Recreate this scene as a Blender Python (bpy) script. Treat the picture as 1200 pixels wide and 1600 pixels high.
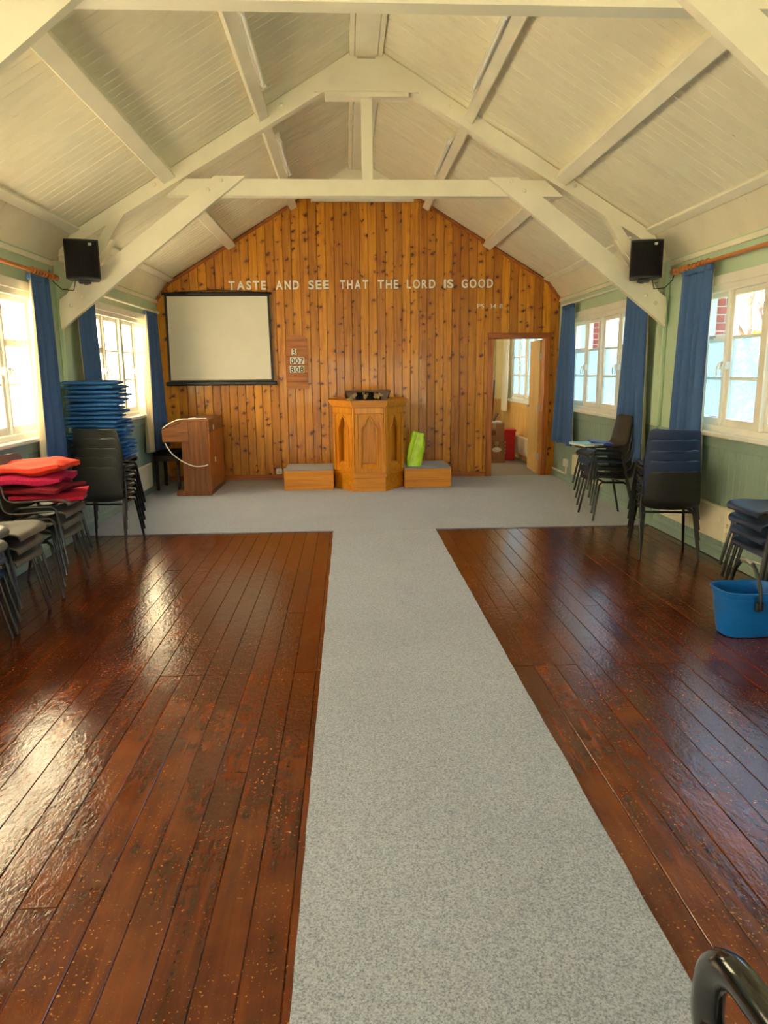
import bpy, bmesh, math, random
from mathutils import Vector, Matrix, noise as mnoise
random.seed(7)
for o in list(bpy.data.objects):
    bpy.data.objects.remove(o, do_unlink=True)
SC = bpy.context.scene
COL = SC.collection
PI = math.pi

# ------------------------------------------------------------------ camera
F_PX, PITCH, YAW, ROLL = 1112.2, -0.1957, 0.0495, 0.0083
CAM = Vector((-0.2177, 0.0, 1.5588))
cd = bpy.data.cameras.new('camera')
cam = bpy.data.objects.new('camera', cd)
COL.objects.link(cam)
fw = Vector((math.sin(YAW) * math.cos(PITCH), math.cos(YAW) * math.cos(PITCH), math.sin(PITCH)))
rt = Vector((math.cos(YAW), -math.sin(YAW), 0))
up = rt.cross(fw)
r2 = rt * math.cos(ROLL) - up * math.sin(ROLL)
u2 = rt * math.sin(ROLL) + up * math.cos(ROLL)
cam.matrix_world = Matrix(((r2.x, u2.x, -fw.x, CAM.x), (r2.y, u2.y, -fw.y, CAM.y), (r2.z, u2.z, -fw.z, CAM.z), (0, 0, 0, 1)))
cd.sensor_fit = 'VERTICAL'
cd.sensor_height = 24.0
cd.lens = F_PX / 1600 * 24.0
cd.clip_start = 0.02
cd.clip_end = 500
SC.camera = cam

# ------------------------------------------------------------------ sky, sun, exposure
SUN_DIR = Vector((-0.74, -0.34, 0.55)).normalized()      # towards the sun
w = bpy.data.worlds.new('sky')
SC.world = w
w.use_nodes = True
nt = w.node_tree
nt.nodes.clear()
sky = nt.nodes.new('ShaderNodeTexSky')
sky.sky_type = 'NISHITA'
sky.sun_disc = False
sky.sun_elevation = math.asin(SUN_DIR.z)
sky.sun_rotation = math.atan2(SUN_DIR.x, SUN_DIR.y)
sky.dust_density = 2.5
sky.air_density = 1.0
bgn = nt.nodes.new('ShaderNodeBackground')
bgn.inputs['Strength'].default_value = 0.72
wo = nt.nodes.new('ShaderNodeOutputWorld')
nt.links.new(sky.outputs[0], bgn.inputs[0])
nt.links.new(bgn.outputs[0], wo.inputs[0])
sl = bpy.data.lights.new('sun', 'SUN')
sl.energy = 15.0
sl.angle = 0.02
sl.color = (1.0, 0.84, 0.56)
so = bpy.data.objects.new('sun', sl)
COL.objects.link(so)
so.rotation_euler = SUN_DIR.to_track_quat('Z', 'Y').to_euler()
so.location = (-20, 5, 15)
SC.view_settings.view_transform = 'Standard'
SC.view_settings.look = 'None'
SC.view_settings.gamma = 1.0
SC.view_settings.use_curve_mapping = False
SC.view_settings.exposure = 2.0
SC.cycles.max_bounces = 10
SC.cycles.diffuse_bounces = 6
SC.cycles.glossy_bounces = 4
SC.cycles.transmission_bounces = 6
SC.cycles.transparent_max_bounces = 12
SC.cycles.caustics_reflective = False
SC.cycles.caustics_refractive = False
SC.cycles.sample_clamp_indirect = 3.0
SC.cycles.use_adaptive_sampling = False
SC.cycles.use_denoising = True

# ------------------------------------------------------------------ materials
def s2l(c):
    c = c / 255.0
    return c / 12.92 if c <= 0.04045 else ((c + 0.055) / 1.055) ** 2.4
def rgb(r, g, b):
    return (s2l(r), s2l(g), s2l(b), 1.0)
def mul(c, k):
    return (min(1, c[0] * k), min(1, c[1] * k), min(1, c[2] * k), 1.0)

class NT:
    def __init__(s, name):
        s.m = bpy.data.materials.new(name)
        s.m.use_nodes = True
        s.t = s.m.node_tree
        s.t.nodes.clear()
        s.out = s.n('ShaderNodeOutputMaterial')
    def n(s, kind, **kw):
        nd = s.t.nodes.new(kind)
        for k, v in kw.items():
            setattr(nd, k, v)
        return nd
    def l(s, a, b):
        s.t.links.new(a, b)
    def coords(s, scale=(1, 1, 1), rnd=True, amount=37.0):
        tc = s.n('ShaderNodeTexCoord')
        src = tc.outputs['Object']
        if rnd:
            oi = s.n('ShaderNodeObjectInfo')
            vm = s.n('ShaderNodeVectorMath', operation='MULTIPLY_ADD')
            s.l(oi.outputs['Random'], vm.inputs[0])
            vm.inputs[1].default_value = (amount, amount * 0.7, amount * 1.3)
            s.l(src, vm.inputs[2])
            src = vm.outputs[0]
        mp = s.n('ShaderNodeMapping')
        mp.inputs['Scale'].default_value = scale
        s.l(src, mp.inputs['Vector'])
        return mp.outputs[0]
    def noise(s, vec, scale, detail=4.0, rough=0.55, dist=0.0):
        nz = s.n('ShaderNodeTexNoise')
        nz.inputs['Scale'].default_value = scale
        nz.inputs['Detail'].default_value = detail
        nz.inputs['Roughness'].default_value = rough
        nz.inputs['Distortion'].default_value = dist
        s.l(vec, nz.inputs['Vector'])
        return nz.outputs['Fac']
    def ramp(s, fac, stops, interp='LINEAR'):
        r = s.n('ShaderNodeValToRGB')
        r.color_ramp.interpolation = interp
        e = r.color_ramp.elements
        while len(e) < len(stops):
            e.new(0.5)
        for el, (p, c) in zip(e, stops):
            el.position = p
            el.color = c if len(c) == 4 else (*c, 1)
        s.l(fac, r.inputs[0])
        return r.outputs[0]
    def mix(s, fac, a, b, blend='MIX'):
        mx = s.n('ShaderNodeMix', data_type='RGBA', blend_type=blend)
        for sock, v in ((mx.inputs[0], fac), (mx.inputs[6], a), (mx.inputs[7], b)):
            if isinstance(v, (float, int, tuple)):
                sock.default_value = v
            else:
                s.l(v, sock)
        return mx.outputs[2]
    def math(s, op, a, b=0.0):
        m_ = s.n('ShaderNodeMath', operation=op)
        for i, v in enumerate((a, b)):
            if isinstance(v, (float, int)):
                m_.inputs[i].default_value = v
            else:
                s.l(v, m_.inputs[i])
        return m_.outputs[0]
    def bsdf(s, col, rough=0.5, metallic=0.0, bump=None, bstr=0.3, bdist=0.01, coat=0.0, spec=0.5):
        b = s.n('ShaderNodeBsdfPrincipled')
        for nm, v in (('Base Color', col), ('Roughness', rough)):
            if isinstance(v, (float, int, tuple)):
                b.inputs[nm].default_value = v
            else:
                s.l(v, b.inputs[nm])
        b.inputs['Metallic'].default_value = metallic
        b.inputs['Coat Weight'].default_value = coat
        b.inputs['Specular IOR Level'].default_value = spec
        if bump is not None:
            bp = s.n('ShaderNodeBump')
            bp.inputs['Strength'].default_value = bstr
            bp.inputs['Distance'].default_value = bdist
            s.l(bump, bp.inputs['Height'])
            s.l(bp.outputs[0], b.inputs['Normal'])
        return b
    def done(s, b):
        s.l(b.outputs[0], s.out.inputs[0])
        return s.m

def M(name, col, rough=0.5, var=0.12, scale=6.0, bump=0.0, bscale=60.0, stretch=(1, 1, 1), metallic=0.0, coat=0.0, spec=0.5):
    """plain procedural material: mottled colour and optional fine relief"""
    t = NT(name)
    v = t.coords(stretch)
    f = t.noise(v, scale)
    c = t.ramp(f, [(0.3, mul(col, 1 - var)), (0.7, mul(col, 1 + var))])
    b = t.bsdf(c, rough, metallic, t.noise(v, bscale, 3) if bump else None, bump, 0.004, coat, spec)
    return t.done(b)

def mat_wood(name, dark, mid, light, axis='z', rough=0.4, scale=1.0, coat=0.0):
    t = NT(name)
    st = {'x': (0.06, 1, 1), 'y': (1, 0.06, 1), 'z': (1, 1, 0.06)}[axis]
    v = t.coords(st)
    f = t.noise(v, 26 * scale, 6, 0.6, 0.6)
    c = t.ramp(f, [(0.30, dark), (0.5, mid), (0.72, light)])
    b = t.bsdf(c, rough, 0, f, 0.15, 0.003, coat)
    return t.done(b)

def mat_pine():
    t = NT('knotty_pine')
    v = t.coords((1, 1, 1))
    mp = t.n('ShaderNodeMapping')
    mp.inputs['Scale'].default_value = (1, 1, 0.07)
    t.l(v, mp.inputs[0])
    g = t.noise(mp.outputs[0], 22, 6, 0.62, 0.8)
    base = t.ramp(g, [(0.28, rgb(166, 94, 6)), (0.5, rgb(208, 136, 14)), (0.75, rgb(228, 164, 40))])
    oi = t.n('ShaderNodeObjectInfo')
    tone = t.ramp(oi.outputs['Random'], [(0.0, rgb(206, 190, 172)), (1.0, rgb(255, 255, 255))])
    base = t.mix(1.0, base, tone, 'MULTIPLY')
    # knots: round dark spots, some kept
    vw = t.noise(v, 24, 3, 0.6)
    sx = t.n('ShaderNodeSeparateXYZ')
    t.l(v, sx.inputs[0])
    cb = t.n('ShaderNodeCombineXYZ')
    t.l(t.math('ADD', t.math('MULTIPLY', sx.outputs[0], 1.0), t.math('MULTIPLY', vw, 0.10)), cb.inputs[0])
    t.l(t.math('ADD', t.math('MULTIPLY', sx.outputs[2], 1.25), t.math('MULTIPLY', vw, 0.12)), cb.inputs[1])
    vo = t.n('ShaderNodeTexVoronoi', voronoi_dimensions='2D', feature='F1')
    vo.inputs['Scale'].default_value = 7.5
    t.l(cb.outputs[0], vo.inputs['Vector'])
    sc = t.n('ShaderNodeSeparateColor')
    t.l(vo.outputs['Color'], sc.inputs[0])
    keep = t.math('GREATER_THAN', sc.outputs[0], 0.53)
    rad = t.math('MULTIPLY_ADD', sc.outputs[1], 0.20)
    rad.node.inputs[2].default_value = 0.07
    k = t.math('DIVIDE', vo.outputs['Distance'], rad)
    kr = t.ramp(k, [(0.0, (1, 1, 1)), (0.55, (0.95, 0.95, 0.95)), (0.8, (0.35, 0.35, 0.35)), (1.0, (0, 0, 0))])
    kf = t.math('MULTIPLY', kr, keep)
    halo = t.ramp(t.math('MULTIPLY', k, 0.4), [(0.2, (0.55, 0.55, 0.55)), (1.0, (0, 0, 0))])
    hf = t.math('MULTIPLY', halo, keep)
    c = t.mix(hf, base, rgb(150, 68, 14))
    c = t.mix(kf, c, rgb(62, 22, 6))
    b = t.bsdf(c, 0.36, 0, g, 0.12, 0.003, 0.15)
    return t.done(b)

def mat_floor():
    t = NT('worn_varnished_boards')
    v = t.coords((1, 1, 1))
    mp = t.n('ShaderNodeMapping')
    mp.inputs['Scale'].default_value = (1, 0.07, 1)
    t.l(v, mp.inputs[0])
    g = t.noise(mp.outputs[0], 30, 5, 0.6, 0.5)
    base = t.ramp(g, [(0.25, rgb(62, 24, 10)), (0.55, rgb(89, 38, 14)), (0.8, rgb(117, 57, 21))])
    patch = t.noise(v, 2.2, 4, 0.6)
    base = t.mix(t.ramp(patch, [(0.45, (0, 0, 0)), (0.75, (0.75, 0.75, 0.75))]), base, rgb(132, 68, 22))
    oi = t.n('ShaderNodeObjectInfo')
    base = t.mix(1.0, base, t.ramp(oi.outputs['Random'], [(0, rgb(215, 205, 200)), (1, rgb(255, 250, 245))]), 'MULTIPLY')
    chips = t.noise(v, 95, 2, 0.5, 0.3)
    area = t.noise(v, 3.1, 2)
    cf = t.math('MULTIPLY', t.ramp(chips, [(0.66, (0, 0, 0)), (0.70, (1, 1, 1))]), t.ramp(area, [(0.42, (0, 0, 0)), (0.6, (0.8, 0.8, 0.8))]))
    c = t.mix(cf, base, rgb(196, 132, 70))
    rr = t.ramp(t.noise(v, 9, 4), [(0.3, (0.11, 0.11, 0.11)), (0.75, (0.19, 0.19, 0.19))])
    mp2 = t.n('ShaderNodeMapping')
    mp2.inputs['Scale'].default_value = (1, 0.55, 1)
    t.l(v, mp2.inputs[0])
    bh = t.math('ADD', t.noise(mp2.outputs[0], 55, 3, 0.6), t.math('MULTIPLY', t.noise(v, 9, 2), 0.9))
    b = t.bsdf(c, rr, 0, bh, 0.5, 0.0032, 0.0, 0.6)
    return t.done(b)

def mat_carpet(name, a, b_, sc=170):
    t = NT(name)
    v = t.coords((1, 1, 1))
    f = t.noise(v, sc, 2, 0.7)
    c = t.ramp(f, [(0.34, a), (0.5, mul(b_, 0.86)), (0.66, mul(b_, 1.18))])
    big = t.ramp(t.noise(v, 1.6, 3), [(0.3, (0.88, 0.88, 0.88)), (0.7, (1, 1, 1))])
    c = t.mix(1.0, c, big, 'MULTIPLY')
    b = t.bsdf(c, 0.95, 0, f, 0.35, 0.004, 0, 0.1)
    b.inputs['Sheen Weight'].default_value = 0.35
    b.inputs['Sheen Roughness'].default_value = 0.5
    return t.done(b)

def mat_paint(name, col, crack=0.0, rough=0.5, axis=(1, 1, 1)):
    t = NT(name)
    v = t.coords(axis)
    f = t.noise(v, 3.0, 4)
    c = t.ramp(f, [(0.3, mul(col, 0.92)), (0.7, mul(col, 1.03))])
    if crack:
        mp = t.n('ShaderNodeMapping')
        mp.inputs['Scale'].default_value = (1, 9, 1)
        t.l(v, mp.inputs[0])
        k = t.noise(mp.outputs[0], 5.5, 5, 0.65, 0.4)
        c = t.mix(t.ramp(k, [(0.69, (0, 0, 0)), (0.71, (crack, crack, crack))]), c, rgb(120, 92, 60))
    b = t.bsdf(c, rough, 0, t.noise(v, 45, 3), 0.12, 0.003)
    return t.done(b)

def mat_glass(name, tint, transp, diffuse, pattern=0.0, gloss=0.06):
    """flat window pane: see-through share, scattering (obscured glass) share, faint mirror"""
    t = NT(name)
    tr = t.n('ShaderNodeBsdfTransparent')
    tr.inputs[0].default_value = (*tint[:3], 1)
    tl = t.n('ShaderNodeBsdfTranslucent')
    cur = tr
    if diffuse > 0:
        v = t.coords((1, 1, 1), rnd=False)
        mp = t.n('ShaderNodeMapping')
        mp.inputs['Scale'].default_value = (1, 46, 16) if pattern else (1, 30, 30)
        t.l(v, mp.inputs[0])
        f = t.noise(mp.outputs[0], 1.0 if pattern else 2.2, 2)
        t.l(t.ramp(f, [(0.35, mul(tint, 0.72 if pattern else 0.74)), (0.65, tint)]), tl.inputs[0])
        ms = t.n('ShaderNodeMixShader')
        ms.inputs[0].default_value = diffuse / (diffuse + transp)
        t.l(tr.outputs[0], ms.inputs[1])
        t.l(tl.outputs[0], ms.inputs[2])
        cur = ms
    gl = t.n('ShaderNodeBsdfGlossy')
    gl.inputs['Roughness'].default_value = 0.08
    m2 = t.n('ShaderNodeMixShader')
    m2.inputs[0].default_value = gloss
    t.l(cur.outputs[0], m2.inputs[1])
    t.l(gl.outputs[0], m2.inputs[2])
    return t.done(m2)

def mat_cloth(name, col, transl=0.25, scale=90, rough=0.9, var=0.22):
    t = NT(name)
    v = t.coords((1, 1, 1))
    f = t.noise(v, scale, 3, 0.7)
    c = t.ramp(f, [(0.3, mul(col, 1 - var)), (0.7, mul(col, 1 + var))])
    b = t.bsdf(c, rough, 0, f, 0.25, 0.004, 0, 0.15)
    if transl:
        tl = t.n('ShaderNodeBsdfTranslucent')
        t.l(c, tl.inputs[0])
        ms = t.n('ShaderNodeMixShader')
        ms.inputs[0].default_value = transl
        t.l(b.outputs[0], ms.inputs[1])
        t.l(tl.outputs[0], ms.inputs[2])
        b = ms
    return t.done(b)

PINE = mat_pine()
FLOOR = mat_floor()
CARPET = mat_carpet('grey_carpet', rgb(106, 112, 128), rgb(158, 164, 180))
CREAM = mat_paint('cream_ceiling_paint', rgb(236, 229, 204), 0.6)
BEAM = mat_paint('white_beam_paint', rgb(239, 233, 212), 0.0, 0.45)
MINT = mat_paint('mint_wall_paint', rgb(188, 210, 180), 0.0, 0.55)
DADO = mat_paint('grey_green_dado_paint', rgb(138, 160, 146), 0.0, 0.5)
GLOSSW = mat_paint('white_gloss_paint', rgb(238, 234, 222), 0.0, 0.3)
DARK = M('dark_gap', rgb(20, 12, 8), 0.9)
PINETRIM = mat_wood('pine_trim', rgb(132, 66, 16), rgb(172, 96, 32), rgb(196, 124, 52), 'z', 0.4)
PINETRIMX = mat_wood('pine_trim_flat', rgb(120, 58, 14), rgb(160, 84, 26), rgb(186, 112, 46), 'x', 0.4)
GLASS_L = mat_glass('patterned_glass_sunlit_side', (1.0, 0.96, 0.86, 1), 0.0, 1.0, 1.0)
GLASS_R = mat_glass('obscured_glass', (0.62, 0.75, 0.80, 1), 0.4, 0.6)
GLASS_C = mat_glass('clear_glass', (0.97, 0.98, 1.0, 1), 1.0, 0.0)
BLUECURT = mat_cloth('blue_curtain_cloth', rgb(76, 106, 154), 0.12, 70, 0.9, 0.1)
LINING = mat_cloth('cream_curtain_lining', rgb(232, 222, 198), 0.35, 60, 0.9, 0.05)
BLACKP = M('black_plastic', rgb(18, 18, 19), 0.45, 0.15, 10, 0.2, 300)
BLACKM = M('black_metal_tube', rgb(12, 12, 13), 0.4, 0.2, 20)
POLEWOOD = mat_wood('curtain_pole_wood', rgb(150, 84, 34), rgb(188, 116, 54), rgb(210, 142, 80), 'y', 0.35)
OAK = mat_wood('pulpit_oak', rgb(186, 112, 16), rgb(212, 136, 24), rgb(226, 156, 42), 'z', 0.42, 1.0, 0.1)
OAKX = mat_wood('step_oak', rgb(182, 108, 14), rgb(208, 132, 22), rgb(222, 150, 38), 'x', 0.42)
WALNUT = mat_wood('dark_bookrest_wood', rgb(58, 30, 14), rgb(84, 46, 22), rgb(108, 64, 32), 'x', 0.4)
TEAK = mat_wood('organ_teak', rgb(84, 46, 20), rgb(116, 68, 32), rgb(142, 90, 46), 'z', 0.42)
TEAKX = mat_wood('organ_teak_flat', rgb(92, 52, 24), rgb(124, 74, 36), rgb(150, 96, 50), 'x', 0.42)
DKWOOD = mat_wood('dark_stool_wood', rgb(34, 18, 10), rgb(52, 28, 16), rgb(70, 40, 24), 'z', 0.45)
WHITEP = M('white_plastic', rgb(232, 230, 222), 0.4, 0.04)
ENAMEL = M('cream_enamel', rgb(228, 220, 196), 0.35, 0.05)
SCREENW = M('screen_cloth', rgb(226, 222, 208), 0.85, 0.03, 3)
LETTERW = M('white_letter_plastic', rgb(240, 236, 226), 0.45, 0.03)
INK = M('black_ink', rgb(14, 14, 14), 0.6)
CARD = M('cream_card', rgb(236, 230, 214), 0.7, 0.04)
HYMN = mat_wood('hymn_board_oak', rgb(146, 84, 32), rgb(170, 102, 42), rgb(188, 122, 58), 'x', 0.45)
SHELL_GREY = M('charcoal_chair_plastic', rgb(44, 46, 44), 0.42, 0.1, 8, 0.25, 260)
SHELL_KHAKI = M('grey_chair_plastic', rgb(86, 84, 76), 0.4, 0.1, 8, 0.25, 260)
SHELL_BLACK = M('black_chair_plastic', rgb(26, 27, 27), 0.4, 0.1, 8, 0.25, 260)
SHELL_BLUE = M('navy_chair_plastic', rgb(28, 44, 76), 0.4, 0.1, 8, 0.25, 260)
PADBLUE = mat_cloth('blue_pad_cloth', rgb(50, 100, 160), 0.0, 60, 0.8)
RED1 = mat_cloth('orange_red_cushion_cloth', rgb(206, 62, 44), 0.0, 40, 0.8, 0.1)
RED2 = mat_cloth('magenta_plush', rgb(160, 28, 66), 0.0, 130, 0.95, 0.35)
RED3 = mat_cloth('dark_red_plush', rgb(112, 26, 36), 0.0, 150, 0.95, 0.4)
RED4 = mat_cloth('crimson_cloth', rgb(176, 30, 56), 0.0, 60, 0.85, 0.15)
BUCKET = M('blue_bucket_plastic', rgb(14, 92, 170), 0.28, 0.05, 5)
LIME = M('lime_bag_plastic', rgb(186, 228, 34), 0.3, 0.12, 14, 0.5, 28)
CREAMWALL = mat_paint('vestry_cream_paint', rgb(226, 210, 164), 0.0, 0.6)
TANDADO = mat_wood('vestry_dado_wood', rgb(186, 140, 74), rgb(206, 162, 92), rgb(218, 178, 112), 'z', 0.5)
BROWNCARPET = mat_carpet('brown_carpet', rgb(84, 70, 58), rgb(120, 104, 88))
CARDBOARD = M('cardboard', rgb(164, 122, 88), 0.85, 0.08, 12)
REDP = M('red_plastic', rgb(196, 22, 30), 0.4, 0.06)
BRICK = M('red_brick', rgb(152, 66, 50), 0.85, 0.25, 30, 0.5, 90)
MORTAR = M('mortar', rgb(186, 176, 160), 0.9, 0.1, 30)
GRASS = M('outdoor_grass', rgb(92, 112, 60), 0.95, 0.3, 3)
BARK = M('bark', rgb(84, 66, 50), 0.9, 0.25, 12)
ROOFT = M('roof_tiles', rgb(120, 78, 66), 0.85, 0.2, 10)
PALEBRICK = M('house_wall', rgb(196, 178, 150), 0.85, 0.1, 10)
ROPE = M('gold_rope', rgb(190, 158, 104), 0.7, 0.2, 60)
BLACKCLOTH = mat_cloth('black_cloth', rgb(24, 22, 22), 0.0, 80)
METAL = M('bright_metal', rgb(190, 188, 182), 0.3, 0.05, 10, 0, 60, (1, 1, 1), 0.9)
GLOSSBLACK = M('glossy_black_armrest', rgb(16, 17, 16), 0.16, 0.1, 6, 0.1, 40, (1, 1, 1), 0, 0.5)
TUBEW = M('fluorescent_tube_glass', rgb(240, 240, 232), 0.25, 0.02)

# ------------------------------------------------------------------ mesh helpers
class MB:
    """collects shapes; build() links them as one mesh object"""
    def __init__(s):
        s.v, s.f = [], []
    def add(s, vs, fs, mx=None):
        o = len(s.v)
        s.v += [tuple(mx @ Vector(p)) if mx is not None else tuple(p) for p in vs]
        s.f += [tuple(i + o for i in f) for f in fs]
        return s
    def box(s, x0, x1, y0, y1, z0, z1, mx=None):
        vs = [(x, y, z) for z in (z0, z1) for y in (y0, y1) for x in (x0, x1)]
        return s.add(vs, [(0, 2, 3, 1), (4, 5, 7, 6), (0, 1, 5, 4), (2, 6, 7, 3), (0, 4, 6, 2), (1, 3, 7, 5)], mx)
    def bbox(s, x0, x1, y0, y1, z0, z1, b=0.006, mx=None):
        """box with chamfered edges"""
        b = min(b, (x1 - x0) * .45, (y1 - y0) * .45, (z1 - z0) * .45)
        vs, idx = [], {}
        X, Y, Z = (x0, x1), (y0, y1), (z0, z1)
        for i in (0, 1):
            for j in (0, 1):
                for k in (0, 1):
                    c = (X[i], Y[j], Z[k])
                    n = (b if i == 0 else -b, b if j == 0 else -b, b if k == 0 else -b)
                    for a in range(3):
                        p = [c[q] + (0 if q == a else n[q]) for q in range(3)]
                        idx[(i, j, k, a)] = len(vs)
                        vs.append(p)
        fs = []
        for a in range(3):
            p, q = [(1, 2), (2, 0), (0, 1)][a]
            for sgn in (0, 1):
                def key(u, w_):
                    t = [0, 0, 0]; t[a] = sgn; t[p] = u; t[q] = w_
                    return idx[(*t, a)]
                f = [key(0, 0), key(1, 0), key(1, 1), key(0, 1)]
                fs.append(tuple(f if sgn else f[::-1]))
            for u in (0, 1):
                for w_ in (0, 1):
                    t0 = [0, 0, 0]; t0[p] = u; t0[q] = w_; t0[a] = 0
                    t1 = list(t0); t1[a] = 1
                    f = [idx[(*t0, p)], idx[(*t1, p)], idx[(*t1, q)], idx[(*t0, q)]]
                    fs.append(tuple(f if (u == w_) else f[::-1]))
        for i in (0, 1):
            for j in (0, 1):
                for k in (0, 1):
                    f = [idx[(i, j, k, 0)], idx[(i, j, k, 1)], idx[(i, j, k, 2)]]
                    fs.append(tuple(f if (i + j + k) % 2 else f[::-1]))
        return s.add(vs, fs, mx)
    def prism(s, poly, axis, a, b, mx=None):
        """poly (list of 2D points) extruded along axis from a to b; 2D axes are the remaining two in xyz order"""
        n = len(poly)
        def P(p, t):
            return {'x': (t, p[0], p[1]), 'y': (p[0], t, p[1]), 'z': (p[0], p[1], t)}[axis]
        vs = [P(p, a) for p in poly] + [P(p, b) for p in poly]
        fs = [tuple(range(n)), tuple(range(2 * n - 1, n - 1, -1))]
        fs += [(i, i + n, (i + 1) % n + n, (i + 1) % n) for i in range(n)]
        return s.add(vs, fs, mx)
    def bar(s, p0, p1, wy, wz, upv=(0, 0, 1)):
        """rectangular bar from p0 to p1: wy across, wz along upv"""
        p0, p1 = Vector(p0), Vector(p1)
        d = (p1 - p0)
        L = d.length
        d.normalize()
        side = Vector(upv).cross(d)
        if side.length < 1e-5:
            side = Vector((1, 0, 0)).cross(d)
        side.normalize()
        u = d.cross(side)
        mx = Matrix(((d.x, side.x, u.x, p0.x), (d.y, side.y, u.y, p0.y), (d.z, side.z, u.z, p0.z), (0, 0, 0, 1)))
        return s.bbox(0, L, -wy / 2, wy / 2, -wz / 2, wz / 2, 0.004, mx)
    def tube(s, path, r, seg=8, closed=False, caps=True, flat=1.0):
        path = [Vector(p) for p in path]
        n = len(path)
        rr = r if isinstance(r, (list, tuple)) else [r] * n
        o = len(s.v)
        prev = None
        for i, p in enumerate(path):
            if closed:
                d = (path[(i + 1) % n] - path[i - 1]).normalized()
            else:
                d = (path[min(i + 1, n - 1)] - path[max(i - 1, 0)]).normalized()
            if prev is None:
                a = Vector((0, 0, 1)) if abs(d.z) < 0.9 else Vector((1, 0, 0))
                u = a.cross(d).normalized()
            else:
                u = (prev - d * prev.dot(d)).normalized()
            prev = u
            v = d.cross(u)
            for k in range(seg):
                t = 2 * PI * k / seg
                s.v.append(tuple(p + (u * math.cos(t) * flat + v * math.sin(t)) * rr[i]))
        m = n if closed else n - 1
        for i in range(m):
            for k in range(seg):
                a, b = o + i * seg + k, o + i * seg + (k + 1) % seg
                c, e = o + ((i + 1) % n) * seg + (k + 1) % seg, o + ((i + 1) % n) * seg + k
                s.f.append((a, b, c, e))
        if caps and not closed:
            s.f.append(tuple(o + k for k in range(seg))[::-1])
            s.f.append(tuple(o + (n - 1) * seg + k for k in range(seg)))
        return s
    def lathe(s, prof, seg=16, mx=None):
        """prof: (r, z) pairs round the z axis"""
        vs, fs = [], []
        for r, z in prof:
            for k in range(seg):
                t = 2 * PI * k / seg
                vs.append((r * math.cos(t), r * math.sin(t), z))
        for i in range(len(prof) - 1):
            for k in range(seg):
                fs.append((i * seg + k, i * seg + (k + 1) % seg, (i + 1) * seg + (k + 1) % seg, (i + 1) * seg + k))
        fs.append(tuple(range(seg))[::-1])
        fs.append(tuple((len(prof) - 1) * seg + k for k in range(seg)))
        return s.add(vs, fs, mx)
    def blob(s, c, rx, ry, rz, seg=8, rings=5):
        vs, fs = [(c[0], c[1], c[2] - rz)], []
        for i in range(1, rings):
            a = -PI / 2 + PI * i / rings
            for k in range(seg):
                t = 2 * PI * k / seg
                vs.append((c[0] + rx * math.cos(a) * math.cos(t), c[1] + ry * math.cos(a) * math.sin(t), c[2] + rz * math.sin(a)))
        vs.append((c[0], c[1], c[2] + rz))
        for k in range(seg):
            fs.append((0, 1 + (k + 1) % seg, 1 + k))
            fs.append((len(vs) - 1, 1 + (rings - 2) * seg + k, 1 + (rings - 2) * seg + (k + 1) % seg))
        for i in range(rings - 2):
            for k in range(seg):
                fs.append((1 + i * seg + k, 1 + i * seg + (k + 1) % seg, 1 + (i + 1) * seg + (k + 1) % seg, 1 + (i + 1) * seg + k))
        return s.add(vs, fs)
    def mesh(s, name, mat, smooth=False, fix=True):
        me = bpy.data.meshes.new(name)
        me.from_pydata(s.v, [], s.f)
        if fix:
            bm = bmesh.new()
            bm.from_mesh(me)
            bmesh.ops.recalc_face_normals(bm, faces=bm.faces)
            bm.to_mesh(me)
            bm.free()
        me.materials.append(mat)
        if smooth:
            me.shade_smooth()
            me.set_sharp_from_angle(angle=math.radians(42))
        return me
    def build(s, name, mat, parent=None, smooth=False, fix=True):
        return link(name, s.mesh(name, mat, smooth, fix), parent)

def link(name, me, parent=None):
    o = bpy.data.objects.new(name, me)
    COL.objects.link(o)
    if parent is not None:
        o.parent = parent
    return o
def tag(o, label=None, cat=None, group=None, kind=None):
    for k, v in (('label', label), ('category', cat), ('group', group), ('kind', kind)):
        if v:
            o[k] = v
    return o
def thing(name, label, cat, loc=(0, 0, 0), rotz=0.0, group=None, kind=None):
    o = bpy.data.objects.new(name, None)
    o.empty_display_size = 0.1
    COL.objects.link(o)
    o.location = loc
    o.rotation_euler = (0, 0, rotz)
    return tag(o, label, cat, group, kind)
def copy_tree(o, parent=None):
    c = o.copy()
    COL.objects.link(c)
    c.parent = parent
    for ch in [x for x in o.children]:
        copy_tree(ch, c)
    return c
def cmesh(name, splines, extr, bevel, mat, mx=None):
    """flat plate with holes: closed 2D outlines filled, given thickness 2*extr"""
    cu = bpy.data.curves.new(name, 'CURVE')
    cu.dimensions = '2D'
    cu.fill_mode = 'BOTH'
    cu.extrude = extr
    cu.bevel_depth = bevel
    cu.bevel_resolution = 0
    for pts in splines:
        sp = cu.splines.new('POLY')
        sp.points.add(len(pts) - 1)
        for p, q in zip(sp.points, pts):
            p.co = (q[0], q[1], 0, 1)
        sp.use_cyclic_u = True
    t = bpy.data.objects.new('tmp', cu)
    COL.objects.link(t)
    dg = bpy.context.evaluated_depsgraph_get()
    me = bpy.data.meshes.new_from_object(t.evaluated_get(dg))
    bpy.data.objects.remove(t, do_unlink=True)
    bpy.data.curves.remove(cu)
    if mx is not None:
        me.transform(mx)
    me.name = name
    me.materials.clear()
    me.materials.append(mat)
    return me
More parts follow.
